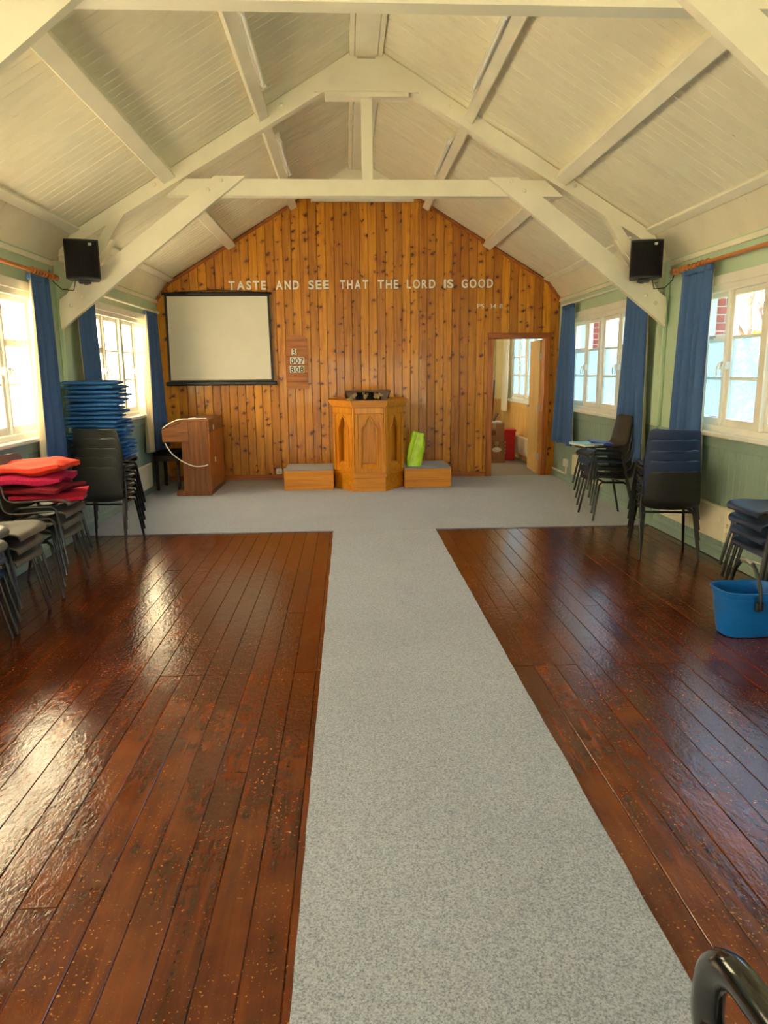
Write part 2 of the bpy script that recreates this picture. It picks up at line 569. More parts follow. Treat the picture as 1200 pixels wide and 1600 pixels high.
def text_mesh(body, mat, extr=0.004, offset=0.0):
    cu = bpy.data.curves.new('txt', 'FONT')
    cu.body = body
    cu.size = 1.0
    cu.extrude = extr
    cu.offset = offset
    t = bpy.data.objects.new('tmp', cu)
    COL.objects.link(t)
    dg = bpy.context.evaluated_depsgraph_get()
    me = bpy.data.meshes.new_from_object(t.evaluated_get(dg))
    bpy.data.objects.remove(t, do_unlink=True)
    bpy.data.curves.remove(cu)
    me.materials.clear()
    me.materials.append(mat)
    return me
def catmull(pts, n):
    out = []
    P = [pts[0]] + list(pts) + [pts[-1]]
    for i in range(1, len(P) - 2):
        for k in range(n):
            t = k / n
            out.append(tuple(0.5 * ((2 * P[i][a]) + (-P[i - 1][a] + P[i + 1][a]) * t + (2 * P[i - 1][a] - 5 * P[i][a] + 4 * P[i + 1][a] - P[i + 2][a]) * t * t + (-P[i - 1][a] + 3 * P[i][a] - 3 * P[i + 1][a] + P[i + 2][a]) * t ** 3) for a in range(len(P[i]))))
    out.append(tuple(pts[-1]))
    return out

# ------------------------------------------------------------------ room numbers (metres)
XW, YB, YF = 2.855, 10.44, -3.48           # side walls, back wall, front wall
WT = 0.20                                  # wall thickness
BAY = 3.48
Z_EAVE = 2.56
def zroof(x):
    return 4.38 - 0.59 * abs(x)
X_COVE = 2.665                             # the lower steep strip starts here
WINC = [8.70, 5.22, 1.74, -1.74]           # window centres; last two bays unseen, built for their daylight
WH, WZ0, WZ1 = 1.13, 1.04, 2.23            # half width, sill, head

# ------------------------------------------------------------------ floor
fl = thing('floor', 'dark red brown varnished floorboards with worn patches', 'floor', kind='structure')
MB().box(-XW - WT, XW + WT, YF - WT, YB, -0.12, -0.022).build('subfloor', DARK, fl)
PW = 0.1165
nplank = int(2 * XW / PW) + 1
x_start = -XW
row_edges = [YF, 0.05, 3.545, YB]
plank_mesh = {}
for r in range(3):
    y0, y1 = row_edges[r], row_edges[r + 1]
    if r == 2:
        y1 = 7.2
    for i in range(nplank):
        xa = x_start + i * PW
        if xa + 0.02 > XW:
            continue
        cuts = [y0, y1]
        if r == 2 and random.random() < 0.3:
            cuts = [y0, random.choice((4.5, 5.6, 5.05)), y1]
        if r == 1 and random.random() < 0.12:
            cuts = [y0, random.choice((1.9, 2.6)), y1]
        for a, b in zip(cuts[:-1], cuts[1:]):
            key = round(b - a, 2)
            if key not in plank_mesh:
                L = b - a
                wv = PW - 0.0014
                pr = [(0, -0.022), (wv, -0.022), (wv, -0.0025), (wv - 0.0025, 0), (0.0025, 0), (0, -0.0025)]
                m_ = MB().prism(pr, 'y', 0.0015, L - 0.0015)
                plank_mesh[key] = m_.mesh('floorboard', FLOOR)
            o = link('floorboard', plank_mesh[key], fl)
            o.location = (xa, a, -0.0003 - random.random() * 0.0022)
            o.rotation_euler = (0, random.uniform(-0.004, 0.004), 0)

# ------------------------------------------------------------------ side walls with window openings
def side_wall(sgn, name, label):
    wl = thing(name, label, 'wall', kind='structure')
    m_ = MB()
    def bx(y0, y1, z0, z1):
        a, b = sorted((sgn * XW, sgn * (XW + WT)))
        m_.box(a, b, y0, y1, z0, z1)
    bx(YF - WT, YB + WT, -0.12, WZ0)
    bx(YF - WT, YB + WT, WZ1, Z_EAVE + 0.1)
    edges = [YB + WT]
    for c in WINC:
        edges += [c + WH, c - WH]
    edges.append(YF - WT)
    for a, b in zip(edges[0::2], edges[1::2]):
        bx(b, a, WZ0, WZ1)
    m_.build('plaster', MINT, wl)
    # tongue and groove dado, each board a piece
    bw = 0.088
    prof = [(0, 0), (bw - 0.002, 0), (bw - 0.002, 0.009), (bw - 0.008, 0.014), (0.008, 0.014), (0, 0.009)]
    dm = MB()
    vs, fs = [], []
    for z in (0.0, 0.88):
        for p in prof:
            vs.append((-sgn * p[1], p[0], z))
    n = len(prof)
    fs = [tuple(range(n)), tuple(range(2 * n - 1, n - 1, -1))] + [(i, i + n, (i + 1) % n + n, (i + 1) % n) for i in range(n)]
    dme = dm.add(vs, fs).mesh('dado_board', DADO)
    y = 2.2
    while y < YB - 0.02:
        o = link('dado_board', dme, wl)
        o.location = (sgn * XW, y, 0.10)
        y += bw
    a, b = sorted((sgn * XW, sgn * (XW - 0.014)))
    MB().box(a, b, YF, 2.2, 0.1, 0.98).build('dado_panel', DADO, wl)
    a, b = sorted((sgn * XW, sgn * (XW - 0.024)))
    MB().bbox(a, b, YF, YB, 0.965, 1.0, 0.006).build('dado_rail', DADO, wl)
    # pilasters under the trusses
    for k, yy in enumerate((BAY, 2 * BAY, 0.0)):
        a, b = sorted((sgn * XW, sgn * (XW - 0.045)))
        MB().bbox(a, b, yy - 0.08, yy + 0.08, 1.0, Z_EAVE, 0.008).build('pilaster', MINT, wl)
        MB().bbox(a, b, yy - 0.08, yy + 0.08, 0.0, 1.0, 0.008).build('pilaster_base', DADO, wl)
    a, b = sorted((sgn * XW, sgn * (XW - 0.02)))
    MB().bbox(a, b, YF, YB, Z_EAVE - 0.055, Z_EAVE - 0.01, 0.004).build('eave_strip', BEAM, wl)
    bb = MB()
    a, b = sorted((sgn * XW, sgn * (XW - 0.03)))
    bb.bbox(a, b, YF, YB, 0.0, 0.075, 0.005)
    a, b = sorted((sgn * XW, sgn * (XW - 0.021)))
    bb.bbox(a, b, YF, YB, 0.07, 0.115, 0.005)
    tag(bb.build('baseboard_left' if sgn < 0 else 'baseboard_right', DADO), 'grey green skirting board along the %s wall' % ('sunlit window' if sgn < 0 else 'heater'), 'baseboard', kind='structure')
    return wl
side_wall(-1, 'wall_left', 'mint green side wall with grey green boarded dado beside the projection screen')
side_wall(1, 'wall_right', 'mint green side wall with grey green boarded dado beside the doorway')

# ------------------------------------------------------------------ windows
wn = 0
def window(sgn, yc, label, glassrows):
    global wn
    wn += 1
    root = thing('window_%d' % wn, label, 'window', (sgn * XW, yc, 0), 0, kind='structure')
    # local: x positive = outwards when sgn = 1
    def X(a, b):
        return sorted((sgn * a, sgn * b))
    fr = MB()
    def fb(d0, d1, y0, y1, z0, z1, b=0.005, mb=None):
        a, c = X(d0, d1)
        (mb or fr).bbox(a, c, y0, y1, z0, z1, b)
    fb(-0.02, 0.10, -WH, -WH + 0.06, WZ0, WZ1)
    fb(-0.02, 0.10, WH - 0.06, WH, WZ0, WZ1)
    fb(-0.02, 0.10, -WH, WH, WZ1 - 0.06, WZ1)
    fb(-0.02, 0.10, -WH, WH, WZ0, WZ0 + 0.05)
    fb(-0.015, 0.10, -0.045, 0.045, WZ0, WZ1)
    q = WH / 2
    for s in (-1, 1):
        fb(0.0, 0.09, s * q - 0.02, s * q + 0.02, WZ0 + 0.04, WZ1 - 0.05)
    # casing on the wall face
    fb(-0.03, 0.0, -WH - 0.06, -WH + 0.015, WZ0 - 0.02, WZ1 + 0.06)
    fb(-0.03, 0.0, WH - 0.015, WH + 0.06, WZ0 - 0.02, WZ1 + 0.06)
    fb(-0.035, 0.0, -WH - 0.07, WH + 0.07, WZ1 - 0.01, WZ1 + 0.07)
    fr.build('window_frame', GLOSSW, root)
    sl_ = MB()
    fb(-0.085, 0.02, -WH - 0.08, WH + 0.08, WZ0 - 0.035, WZ0 + 0.003, 0.008, sl_)
    sl_.build('window_sill', GLOSSW, root)
    ap = MB()
    fb(-0.03, 0.0, -WH - 0.06, WH + 0.06, WZ0 - 0.13, WZ0 - 0.03, 0.006, ap)
    ap.build('sill_apron', DADO, root)
    zb, zt = WZ0 + 0.05, WZ1 - 0.06
    cells = [(-WH + 0.06, -q - 0.02), (-q + 0.02, -0.045), (0.045, q - 0.02), (q + 0.02, WH - 0.06)]
    for ci, (ya, yb) in enumerate(cells):
        cs = MB()
        st = 0.042
        fb(0.02, 0.065, ya, ya + st, zb, zt, 0.004, cs)
        fb(0.02, 0.065, yb - st, yb, zb, zt, 0.004, cs)
        fb(0.02, 0.065, ya + st, yb - st, zb, zb + 0.06, 0.004, cs)
        fb(0.02, 0.065, ya + st, yb - st, zt - 0.042, zt, 0.004, cs)
        z0, z1 = zb + 0.06, zt - 0.042
        step = (z1 - z0) / 3
        for k in (1, 2):
            hb = 0.03 if (k == 2 and ci in (0, 3)) else 0.012
            fb(0.024 if hb < 0.02 else 0.018, 0.06, ya + st, yb - st, z0 + k * step - hb, z0 + k * step + hb, 0.004, cs)
        co = cs.build('casement', GLOSSW, root)
        for k in range(3):
            pm = MB()
            fb(0.040, 0.044, ya + st - 0.004, yb - st + 0.004, z0 + k * step + 0.008, z0 + (k + 1) * step - 0.008, 0.0005, pm)
            pm.build('pane', glassrows[k], co)
        if ci in (0, 1, 2, 3):
            hd = MB()
            yy = (yb - st / 2) if ci % 2 == 0 else (ya + st / 2)
            zz = z0 + step * 1.35
            a, c = X(-0.012, 0.02)
            hd.bbox(a, c, yy - 0.012, yy + 0.012, zz - 0.04, zz + 0.02, 0.003)
            a = sgn * -0.02
            hd.tube([(a, yy, zz + 0.01), (a * 1.6, yy + 0.01, zz - 0.03), (a * 1.4, yy + 0.015, zz - 0.09)], 0.007, 6)
            hd.build('casement_handle', GLOSSW, co)
        if ci in (0, 3):
            hd = MB()
            zz = z0 + 2 * step + 0.012
            a = sgn * -0.012
            ym = (ya + yb) / 2
            hd.tube([(a, ym - 0.11, zz), (a, ym + 0.11, zz + 0.004)], 0.006, 6)
            hd.bbox(min(0, a), max(0.02 * sgn, a, 0), ym - 0.02, ym + 0.02, zz - 0.012, zz + 0.016, 0.002)
            hd.build('stay_bar', METAL, co)
    return root
place = ['behind the pile of blue pads', 'beside the stacks of chairs with red cushions', 'in the unseen second bay from the entrance', 'in the unseen bay by the entrance']
placer = ['behind the stack of black chairs beside the doorway', 'above the wall heater and navy chairs', 'in the unseen second bay from the entrance', 'in the unseen bay by the entrance']
for k, yc in enumerate(WINC):
    window(-1, yc, 'white casement window of sunlit patterned glass ' + place[k], [GLASS_L] * 3)
    window(1, yc, 'white casement window of clear and obscured panes ' + placer[k], [GLASS_R, GLASS_R, GLASS_C])

# ------------------------------------------------------------------ back wall: pine boards round the doorway
DX0, DX1, DZ = 1.888, 2.655, 2.0           # door opening
wb = thing('wall_back', 'gable wall lined with knotty orange pine boards', 'wall', kind='structure')
bk = MB()
# masonry in pieces so that the doorway stays open
bk.prism([(-XW - WT, -0.12), (DX0, -0.12), (DX0, 2.9), (0, 4.6), (-X_COVE, 2.95), (-XW - WT, 2.7)], 'y', YB + 0.022, YB + 0.13)
bk.prism([(DX1, -0.12), (XW + WT, -0.12), (XW + WT, 2.7), (X_COVE, 2.95), (DX1, 2.96)], 'y', YB + 0.022, YB + 0.13)
bk.prism([(DX0, DZ), (DX1, DZ), (DX1, 2.96), (0, 4.6), (DX0, 2.9)], 'y', YB + 0.022, YB + 0.13)
bk.build('wall_core', DARK, wb)
def pine_top(x):
    ax = abs(x)
    if ax > X_COVE:
        return Z_EAVE + (zroof(X_COVE) - Z_EAVE) * (XW - ax) / (XW - X_COVE) - 0.01
    return min(zroof(ax) - 0.01, 3.885)
BW = 0.1185
x = -XW
while x < XW - 0.01:
    xa, xb = x + 0.0012, min(x + BW, XW) - 0.0012
    spans = [(0.0, None)]
    if xa < DX1 and xb > DX0:
        if xa < DX0 - 0.02:
            spans = [(0.0, DZ, xa, DX0), (DZ, None, xa, xb)]
        elif xb > DX1 + 0.02:
            spans = [(0.0, DZ, DX1, xb), (DZ, None, xa, xb)]
        else:
            spans = [(DZ, None, xa, xb)]
    for sp in spans:
        z0, z1 = sp[0], sp[1]
        a, b = (sp[2], sp[3]) if len(sp) > 2 else (xa, xb)
        if b - a < 0.012:
            continue
        ta = z1 if z1 else pine_top(a)
        tb = z1 if z1 else pine_top(b)
        ys = [(a, YB + 0.02), (a, YB + 0.006), (a + 0.006, YB), (b - 0.006, YB), (b, YB + 0.006), (b, YB + 0.02)]
        vs = [(p[0], p[1], z0) for p in ys] + [(p[0], p[1], ta + (tb - ta) * (p[0] - a) / (b - a)) for p in ys]
        fs = [tuple(range(6)), tuple(range(11, 5, -1))] + [(i, i + 6, (i + 1) % 6 + 6, (i + 1) % 6) for i in range(6)]
        MB().add(vs, fs).build('pine_board', PINE, wb)
    x += BW
MB().prism([(-0.84, 3.885), (0.84, 3.885), (0, 4.40)], 'y', YB, YB + 0.03).build('gable_top', CREAM, wb)
tr = MB()
for s in (-1, 1):
    pts = [(s * XW, Z_EAVE - 0.03), (s * X_COVE, zroof(X_COVE) - 0.035), (s * 0.84, 3.885 - 0.03)]
    for a, b in zip(pts[:-1], pts[1:]):
        tr.bar((a[0], YB - 0.011, a[1]), (b[0], YB - 0.011, b[1]), 0.022, 0.035)
tag(tr.build('trim_1', PINETRIMX), 'thin pine cover strip under the sloping ceiling edge of the gable', 'trim', kind='structure')
tag(MB().bbox(-XW + 0.03, DX0 - 0.08, YB - 0.018, YB, 0, 0.075, 0.005).build('baseboard_back', PINETRIMX), 'brown stained skirting board along the pine wall', 'baseboard', kind='structure')
# door frame and open door
dr = thing('door_1', 'pine framed doorway with a wooden door standing open into the back room', 'door', (0, 0, 0), kind='structure')
df = MB()
df.bbox(DX0 - 0.075, DX0 + 0.012, YB - 0.03, YB + 0.13, 0, DZ + 0.0, 0.006)
df.bbox(DX1 - 0.012, DX1 + 0.075, YB - 0.03, YB + 0.13, 0, DZ + 0.0, 0.006)
df.build('door_jamb', PINETRIM, dr)
MB().bbox(DX0 - 0.075, DX1 + 0.075, YB - 0.032, YB + 0.13, DZ, DZ + 0.078, 0.006).build('door_head', PINETRIMX, dr)
ang = math.radians(93.5)
mxl = Matrix.Translation((DX1 - 0.02, YB + 0.13, 0)) @ Matrix.Rotation(PI - ang, 4, 'Z')
lf = MB().bbox(0, 0.74, -0.02, 0.02, 0.012, DZ - 0.01, 0.004, mxl).build('door_leaf', TANDADO, dr)
hm = MB()
for z in (0.28, 1.0, 1.75):
    hm.bbox(-0.005, 0.012, -0.03, 0.03, z - 0.05, z + 0.05, 0.003, mxl)
hm.build('hinge', METAL, lf)
hm = MB()
hm.tube([mxl @ Vector((0.68, s_, 1.0)) for s_ in (-0.06, 0.06)], 0.012, 8)
for s_ in (-1, 1):
    hm.tube([mxl @ Vector((0.68, s_ * 0.06, 1.0)), mxl @ Vector((0.58, s_ * 0.062, 1.0))], 0.009, 8)
hm.build('door_handle', METAL, lf)

# ------------------------------------------------------------------ ceiling: boards up the slope, purlins, ridge
ce = thing('ceiling', 'cream painted boarded ceiling sloping up to a ridge', 'ceiling', kind='structure')
cw = 0.0995
xr_, zr_ = 0.10, zroof(0.10)
for s in (-1, 1):
    d = Vector((s * (X_COVE - xr_), 0, zroof(X_COVE) - zr_))
    L = d.length
    d.normalize()
    nrm = Vector((s * 0.59, 0, 1)).normalized()      # outwards, up
    pr = [(0, 0.012), (0, 0.004), (0.005, 0), (cw - 0.0065, 0), (cw - 0.0015, 0.004), (cw - 0.0015, 0.012)]
    vs = []
    for t in (0, L):
        for p in pr:
            q_ = Vector((s * xr_, 0, zr_)) + d * t + nrm * p[1]
            vs.append((q_.x, p[0], q_.z))
    fs = [tuple(range(6)), tuple(range(11, 5, -1))] + [(i, i + 6, (i + 1) % 6 + 6, (i + 1) % 6) for i in range(6)]
    me = MB().add(vs, fs).mesh('ceiling_board', CREAM)
    # cove strip board
    c0, c1 = Vector((s * X_COVE, 0, zroof(X_COVE))), Vector((s * XW, 0, Z_EAVE))
    cn = Vector((s * 0.8, 0, 0.6))
    n = int((YB - YF) / cw + 0.5)
    for i in range(n):
        y = YB - (i + 1) * cw
        o = link('ceiling_board', me, ce)
        o.location = (0, y, random.uniform(-0.0015, 0.0015))
    cv = MB()
    for (p_, q_, off) in ((c0, c0.lerp(c1, 0.5), 0), (c0.lerp(c1, 0.5), c1, 0.004)):
        a, b = p_ + cn * off, q_ + cn * off
        vs = [(a.x, YF, a.z), (b.x, YF, b.z), (b.x, YB, b.z), (a.x, YB, a.z)]
        vs += [tuple(Vector(v_) + cn * 0.015) for v_ in vs]
        cv.add(vs, [(0, 1, 2, 3), (7, 6, 5, 4), (0, 4, 5, 1), (1, 5, 6, 2), (2, 6, 7, 3), (3, 7, 4, 0)])
    cv.build('cove_board', CREAM, ce)
    rd = MB()
    e0 = Vector((0, 0, 4.38)) + nrm * 0.03
    e1 = Vector((s * 3.3, 0, zroof(3.3))) + nrm * 0.03 + Vector((0, 0, 0.35))
    vs = [(e0.x, YF - 0.3, e0.z), (e1.x, YF - 0.3, e1.z), (e1.x, YB + 0.3, e1.z), (e0.x, YB + 0.3, e0.z)]
    vs += [(v_[0], v_[1], v_[2] + 0.06) for v_ in vs]
    rd.add(vs, [(0, 1, 2, 3), (7, 6, 5, 4), (0, 4, 5, 1), (1, 5, 6, 2), (2, 6, 7, 3), (3, 7, 4, 0)])
    rd.box(*sorted((s * XW, s * (XW + WT + .25))), YF - .3, YB + .3, Z_EAVE + 0.02, Z_EAVE + 0.12)
    rd.build('roof_blocker', ROOFT, ce)  # unseen slab added above the boards to stop daylight leaking in
    # purlins: one length in each bay
    for (xa, xb, dep) in ((0.905, 0.992, 0.09), (1.755, 1.862, 0.09), (2.60, 2.675, 0.028)):
        for y0, y1 in ((YF, -0.06), (0.06, BAY - 0.06), (BAY + 0.06, 2 * BAY - 0.06), (2 * BAY + 0.06, YB - 0.03)):
            pm = MB()
            pa, pb = Vector((s * xa, 0, zroof(xa))), Vector((s * xb, 0, zroof(xb)))
            ring = [pa, pb, pb - nrm * (dep - 0.006), pb - nrm * dep - d * 0.006, pa - nrm * dep + d * 0.006, pa - nrm * (dep - 0.006)]
            pm.prism([(p_.x, p_.z) for p_ in ring], 'y', y0, y1)
            pm.build('purlin', BEAM, ce)
rb = MB()
rb.bbox(-0.098, 0.098, YF, YB - 0.002, 4.255, 4.30, 0.005)
rb.build('ridge_board', BEAM, ce)
for s in (-1, 1):
    MB().bbox(*sorted((s * 0.10, s * 0.145)), YF, YB - 0.002, 4.262, 4.31, 0.006).build('ridge_strip', BEAM, ce)

# ------------------------------------------------------------------ roof trusses
def truss(yc, label):
    t = thing('roof_truss', label, 'roof truss', (0, yc, 0), 0, 'painted roof trusses')
    def rb_(x):
        return 4.19 - 0.565 * x
    for s in (-1, 1):
        pl = [(s * 0.08, zroof(0.08) - 0.005), (s * 2.66, zroof(2.66) - 0.008), (s * 2.80, 2.60), (s * 2.70, 2.60), (s * 2.62, rb_(2.62)), (s * 0.08, rb_(0.08))]
        MB().prism(pl, 'y', -0.05, 0.05).build('rafter', BEAM, t)
        # long brace crossing in front of the collar
        a, b = Vector((s * 1.13, -0.075, 3.27)), Vector((s * 2.845, -0.075, 2.03))
        br = [(s * 1.09, 3.265), (s * 1.36, 3.265), (s * 2.80, 2.215), (s * 2.81, 2.12), (s * 2.805, 1.955)]
        MB().prism(br, 'y', -0.105, -0.052).build('brace', BEAM, t)
        # short strut from the rafter to the wall post
        st = [(s * 2.17, rb_(2.17) + 0.02), (s * 2.33, rb_(2.33) + 0.02), (s * 2.80, 2.20), (s * 2.80, 2.05)]
        MB().prism(st, 'y', -0.048, 0.045).build('strut', BEAM, t)
        gp = [(s * 2.30, 2.74), (s * 2.79, 2.74), (s * 2.80, 2.56), (s * 2.45, 2.5)]
        MB().prism(gp, 'y', -0.03, 0.03).build('eave_block', BEAM, t)
        for (bx_, bz_) in ((1.30, 3.23), (1.42, 3.15), (2.60, 2.235), (2.70, 2.165), (1.9, rb_(1.9) + 0.09), (0.75, rb_(.75) + .1)):
            yb_ = -0.105 if bx_ not in (1.9, 0.75) else -0.05
            mxb = Matrix.Translation((s * bx_, yb_, bz_)) @ Matrix.Rotation(PI / 2, 4, 'X')
            MB().lathe([(0.018, -0.002), (0.018, 0.008), (0.008, 0.014)], 8, mxb).build('bolt', BEAM, t)
    MB().prism([(-1.80, 3.115), (1.80, 3.115), (1.62, 3.255), (-1.62, 3.255)], 'y', -0.049, 0.049).build('collar_beam', BEAM, t)
    MB().bbox(-0.05, 0.05, -0.045, 0.045, 3.25, 3.96, 0.006).build('king_post', BEAM, t)
    MB().prism([(-0.46, 3.965), (0.46, 3.965), (0.13, 4.23), (-0.13, 4.23)], 'y', -0.075, -0.05).build('gusset', BEAM, t)
    MB().bbox(-0.37, 0.37, -0.09, 0.05, 3.925, 3.968, 0.005).build('top_tie', BEAM, t)
truss(2 * BAY - 0.03, 'white timber truss carrying the two black loudspeakers at its wall braces')
truss(BAY - 0.0, 'white timber truss without loudspeakers over the middle of the hall')
truss(0.0, 'white timber truss over the entrance end of the hall')

# front wall behind the camera, with unseen glazing added for fill daylight
wf = thing('wall_front', 'plain mint entrance wall with added glazed doors', 'wall', kind='structure')
m_ = MB()
m_.box(-XW - WT, -2.5, YF - WT, YF, -0.1, 2.7)
m_.box(2.5, XW + WT, YF - WT, YF, -0.1, 2.7)
m_.box(-2.5, -1.14, YF - WT, YF, -0.1, 0.4)
m_.box(1.14, 2.5, YF - WT, YF, -0.1, 0.4)
m_.prism([(-XW - WT, 2.1), (XW + WT, 2.1), (XW + WT, 2.7), (0, 4.6), (-XW - WT, 2.7)], 'y', YF - WT, YF)
m_.build('plaster', MINT, wf)
d2 = thing('door_2', 'white glazed double entrance doors added unseen for daylight', 'door', (0, YF - 0.1, 0), kind='structure')
for s in (-1, 1):
    a0, a1 = sorted((0.01 * s, 1.09 * s))
    dm = MB()
    dm.bbox(a0, a0 + 0.1, -0.02, 0.02, 0.01, 2.09, 0.004).bbox(a1 - 0.1, a1, -0.02, 0.02, 0.01, 2.09, 0.004)
    dm.bbox(a0 + 0.1, a1 - 0.1, -0.02, 0.02, 0.01, 0.3, 0.004).bbox(a0 + 0.1, a1 - 0.1, -0.02, 0.02, 1.98, 2.09, 0.004).bbox(a0 + .1, a1 - .1, -0.02, .02, 1.0, 1.1, .004)
    lf = dm.build('door_leaf', GLOSSW, d2)
    MB().box(a0 + 0.1, a1 - 0.1, -0.003, 0.003, 0.3, 1.0).build('pane', GLASS_L, lf)
    MB().box(a0 + 0.1, a1 - 0.1, -0.003, 0.003, 1.1, 1.98).build('pane', GLASS_L, lf)
    wn += 1
    sw = thing('window_%d' % wn, 'tall white framed window added for daylight beside the entrance doors, %s side' % ('sunlit' if s < 0 else 'shaded'), 'window', (s * 1.82, YF - 0.1, 0), kind='structure')
    sf = MB()
    for xa_ in (-0.68, -0.02, 0.64):
        sf.bbox(xa_, xa_ + 0.04, -0.04, 0.04, 0.4, 2.1, 0.004)
    sf.bbox(-0.68, 0.68, -0.04, 0.04, 0.4, 0.45, 0.004).bbox(-0.68, 0.68, -0.04, 0.04, 2.05, 2.1, 0.004)
    sf.build('window_frame', GLOSSW, sw)
    for xa_ in (-0.64, 0.02):
        MB().box(xa_, xa_ + 0.62, -0.003, 0.003, 0.45, 2.05).build('pane', GLASS_L, sw)

# ------------------------------------------------------------------ carpets
def rug(name, pts, mat, label, th=0.009):
    m_ = MB().prism(pts, 'z', 0.0, th)
    return tag(m_.build(name, mat), label, 'carpet')
rug('platform_carpet', [(-XW + 0.032, 6.90), (-0.9, 6.915), (XW - 0.032, 6.925), (XW - 0.032, YB - 0.02), (-XW + 0.032, YB - 0.02)], CARPET, 'wide grey carpet covering the floor before the pine wall')
rp = []
for i in range(60):
    y = -1.2 + i * (6.915 + 1.2) / 59
    rp.append((-0.386 + random.uniform(-1, 1) * 0.0025 + 0.001 * (y - 1.5), y))
for i in range(60):
    y = 6.915 - i * (6.915 + 1.2) / 59
    rp.append((0.638 + random.uniform(-1, 1) * 0.003 - 0.0005 * (y - 4), y))
rug('carpet_runner', rp, CARPET, 'long grey carpet runner down the middle of the boards')

# ------------------------------------------------------------------ wall lettering
def lettering(name, words, zfun, caph, label, extr, off):
    t = thing(name, label, 'lettering', (0, YB, 0))
    cache = {}
    for word, xa, xb in words:
        ms = []
        for ch in word:
            if ch not in cache:
                cache[ch] = text_mesh(ch, LETTERW, extr / (caph / 0.73), off)
            ms.append(cache[ch])
        ws = [(min(v.co.x for v in m.vertices), max(v.co.x for v in m.vertices)) for m in ms]
        hs = caph / 0.73
        tot = sum(b - a for a, b in ws)
        gw = 0.30 * tot / len(ws)
        hx = (xb - xa) / (tot + gw * (len(ws) - 1)) if len(ws) > 1 else hs
        gap = gw * hx
        x = xa
        for m, (a, b) in zip(ms, ws):
            o = link('letter', m, t)
            o.scale = (hx, hs, hs)
            o.rotation_euler = (PI / 2, 0, 0)
            o.location = (x - a * hx, -extr, zfun(x))
            x += (b - a) * hx + gap
    return t
def tx(c):
    return -1.844 + (340 + c / 2.609 - 357) * 0.008995
lettering('wall_text', [(w_, tx(a), tx(b)) for w_, a, b in (('TASTE', 45, 195), ('AND', 235, 328), ('SEE', 366, 450), ('THAT', 494, 609), ('THE', 648, 732), ('LORD', 767, 884), ('IS', 919, 958), ('GOOD', 993, 1122))],
          lambda x: 2.697 + 0.0055 * x, 0.118, 'large white raised capitals spelling TASTE AND SEE THAT THE LORD IS GOOD', 0.010, 0.028)
lettering('wall_text', [(w_, tx(a), tx(b)) for w_, a, b in (('PS', 1060, 1087), ('34', 1111, 1137), ('8', 1152, 1163))],
          lambda x: 2.422, 0.064, 'small white raised characters reading PS 34 8', 0.006, 0.006)

# ------------------------------------------------------------------ projection screen
t = thing('projection_screen', 'pull down projection screen with black border hanging on the pine wall', 'projection screen', (0, YB, 0))
SB, SY = 0.03, -0.05
quad = [(-2.725, 2.625), (-1.278, 2.625), (-1.258, 1.42), (-2.735, 1.42)]
def inset(q_, d_):
    cx, cz = sum(p[0] for p in q_) / 4, sum(p[1] for p in q_) / 4
    return [(p[0] + (d_ if p[0] < cx else -d_), p[1] + (d_ if p[1] < cz else -d_)) for p in q_]
MB().prism(quad, 'y', SY - 0.004, SY).build('border', BLACKP, t)
MB().prism(inset(quad, 0.032), 'y', SY - 0.007, SY - 0.0045).build('white_surface', SCREENW, t)
MB().tube([(-2.76, SY, 2.632), (-1.25, SY, 2.632)], 0.018, 8).build('top_rail', BLACKP, t)
MB().bbox(-2.775, -1.215, SY - 0.035, SY + 0.03, 1.375, 1.43, 0.012).build('bottom_case', BLACKP, t)
cdm = MB().tube([(-2.70, SY, 2.64), (-2.02, -0.012, 2.685), (-1.30, SY, 2.64)], 0.006, 6)
cdm.tube([(-2.02, -0.03, 2.68), (-2.02, 0.0, 2.68)], 0.008, 6)
cdm.build('hanging_cord', BLACKP, t)

# ------------------------------------------------------------------ hymn board
t = thing('hymn_board', 'small oak hymn board showing the numbers 3, 007 and 808', 'hymn board', (-0.925, YB, 0))
hw = 0.155
arch = [(-hw, 1.315), (hw, 1.315), (hw, 2.02)] + [(hw * math.cos(a) * 0.9, 2.02 + 0.05 * math.sin(a)) for a in [PI * k / 10 for k in range(1, 10)]] + [(-hw, 2.02)]
MB().prism(arch, 'y', -0.022, 0.0).build('back_panel', HYMN, t)
for z in (1.42, 1.535, 1.655, 1.78, 1.905, 1.99):
    MB().bbox(-hw + 0.004, hw - 0.004, -0.034, -0.021, z - 0.008, z + 0.008, 0.003).build('number_rail', HYMN, t)
for txt, zc, xs in (('3', 1.832, [-0.04]), ('007', 1.712, [-0.065, 0.0, 0.07]), ('808', 1.592, [-0.072, 0.0, 0.066])):
    for ch, xx in zip(txt, xs):
        c = MB().bbox(xx - 0.034, xx + 0.034, -0.028, -0.024, zc - 0.05, zc + 0.046, 0.0005).build('number_card', CARD, t)
        me = text_mesh(ch, INK, 0.004, 0.012)
        a = min(v.co.x for v in me.vertices); b = max(v.co.x for v in me.vertices)
        o = link('numeral', me, c)
        s_ = 0.082 / 0.73
        o.scale = (s_, s_, s_)
        o.rotation_euler = (PI / 2, 0, 0)
        o.location = (xx - (a + b) / 2 * s_, -0.0285, zc - 0.042)

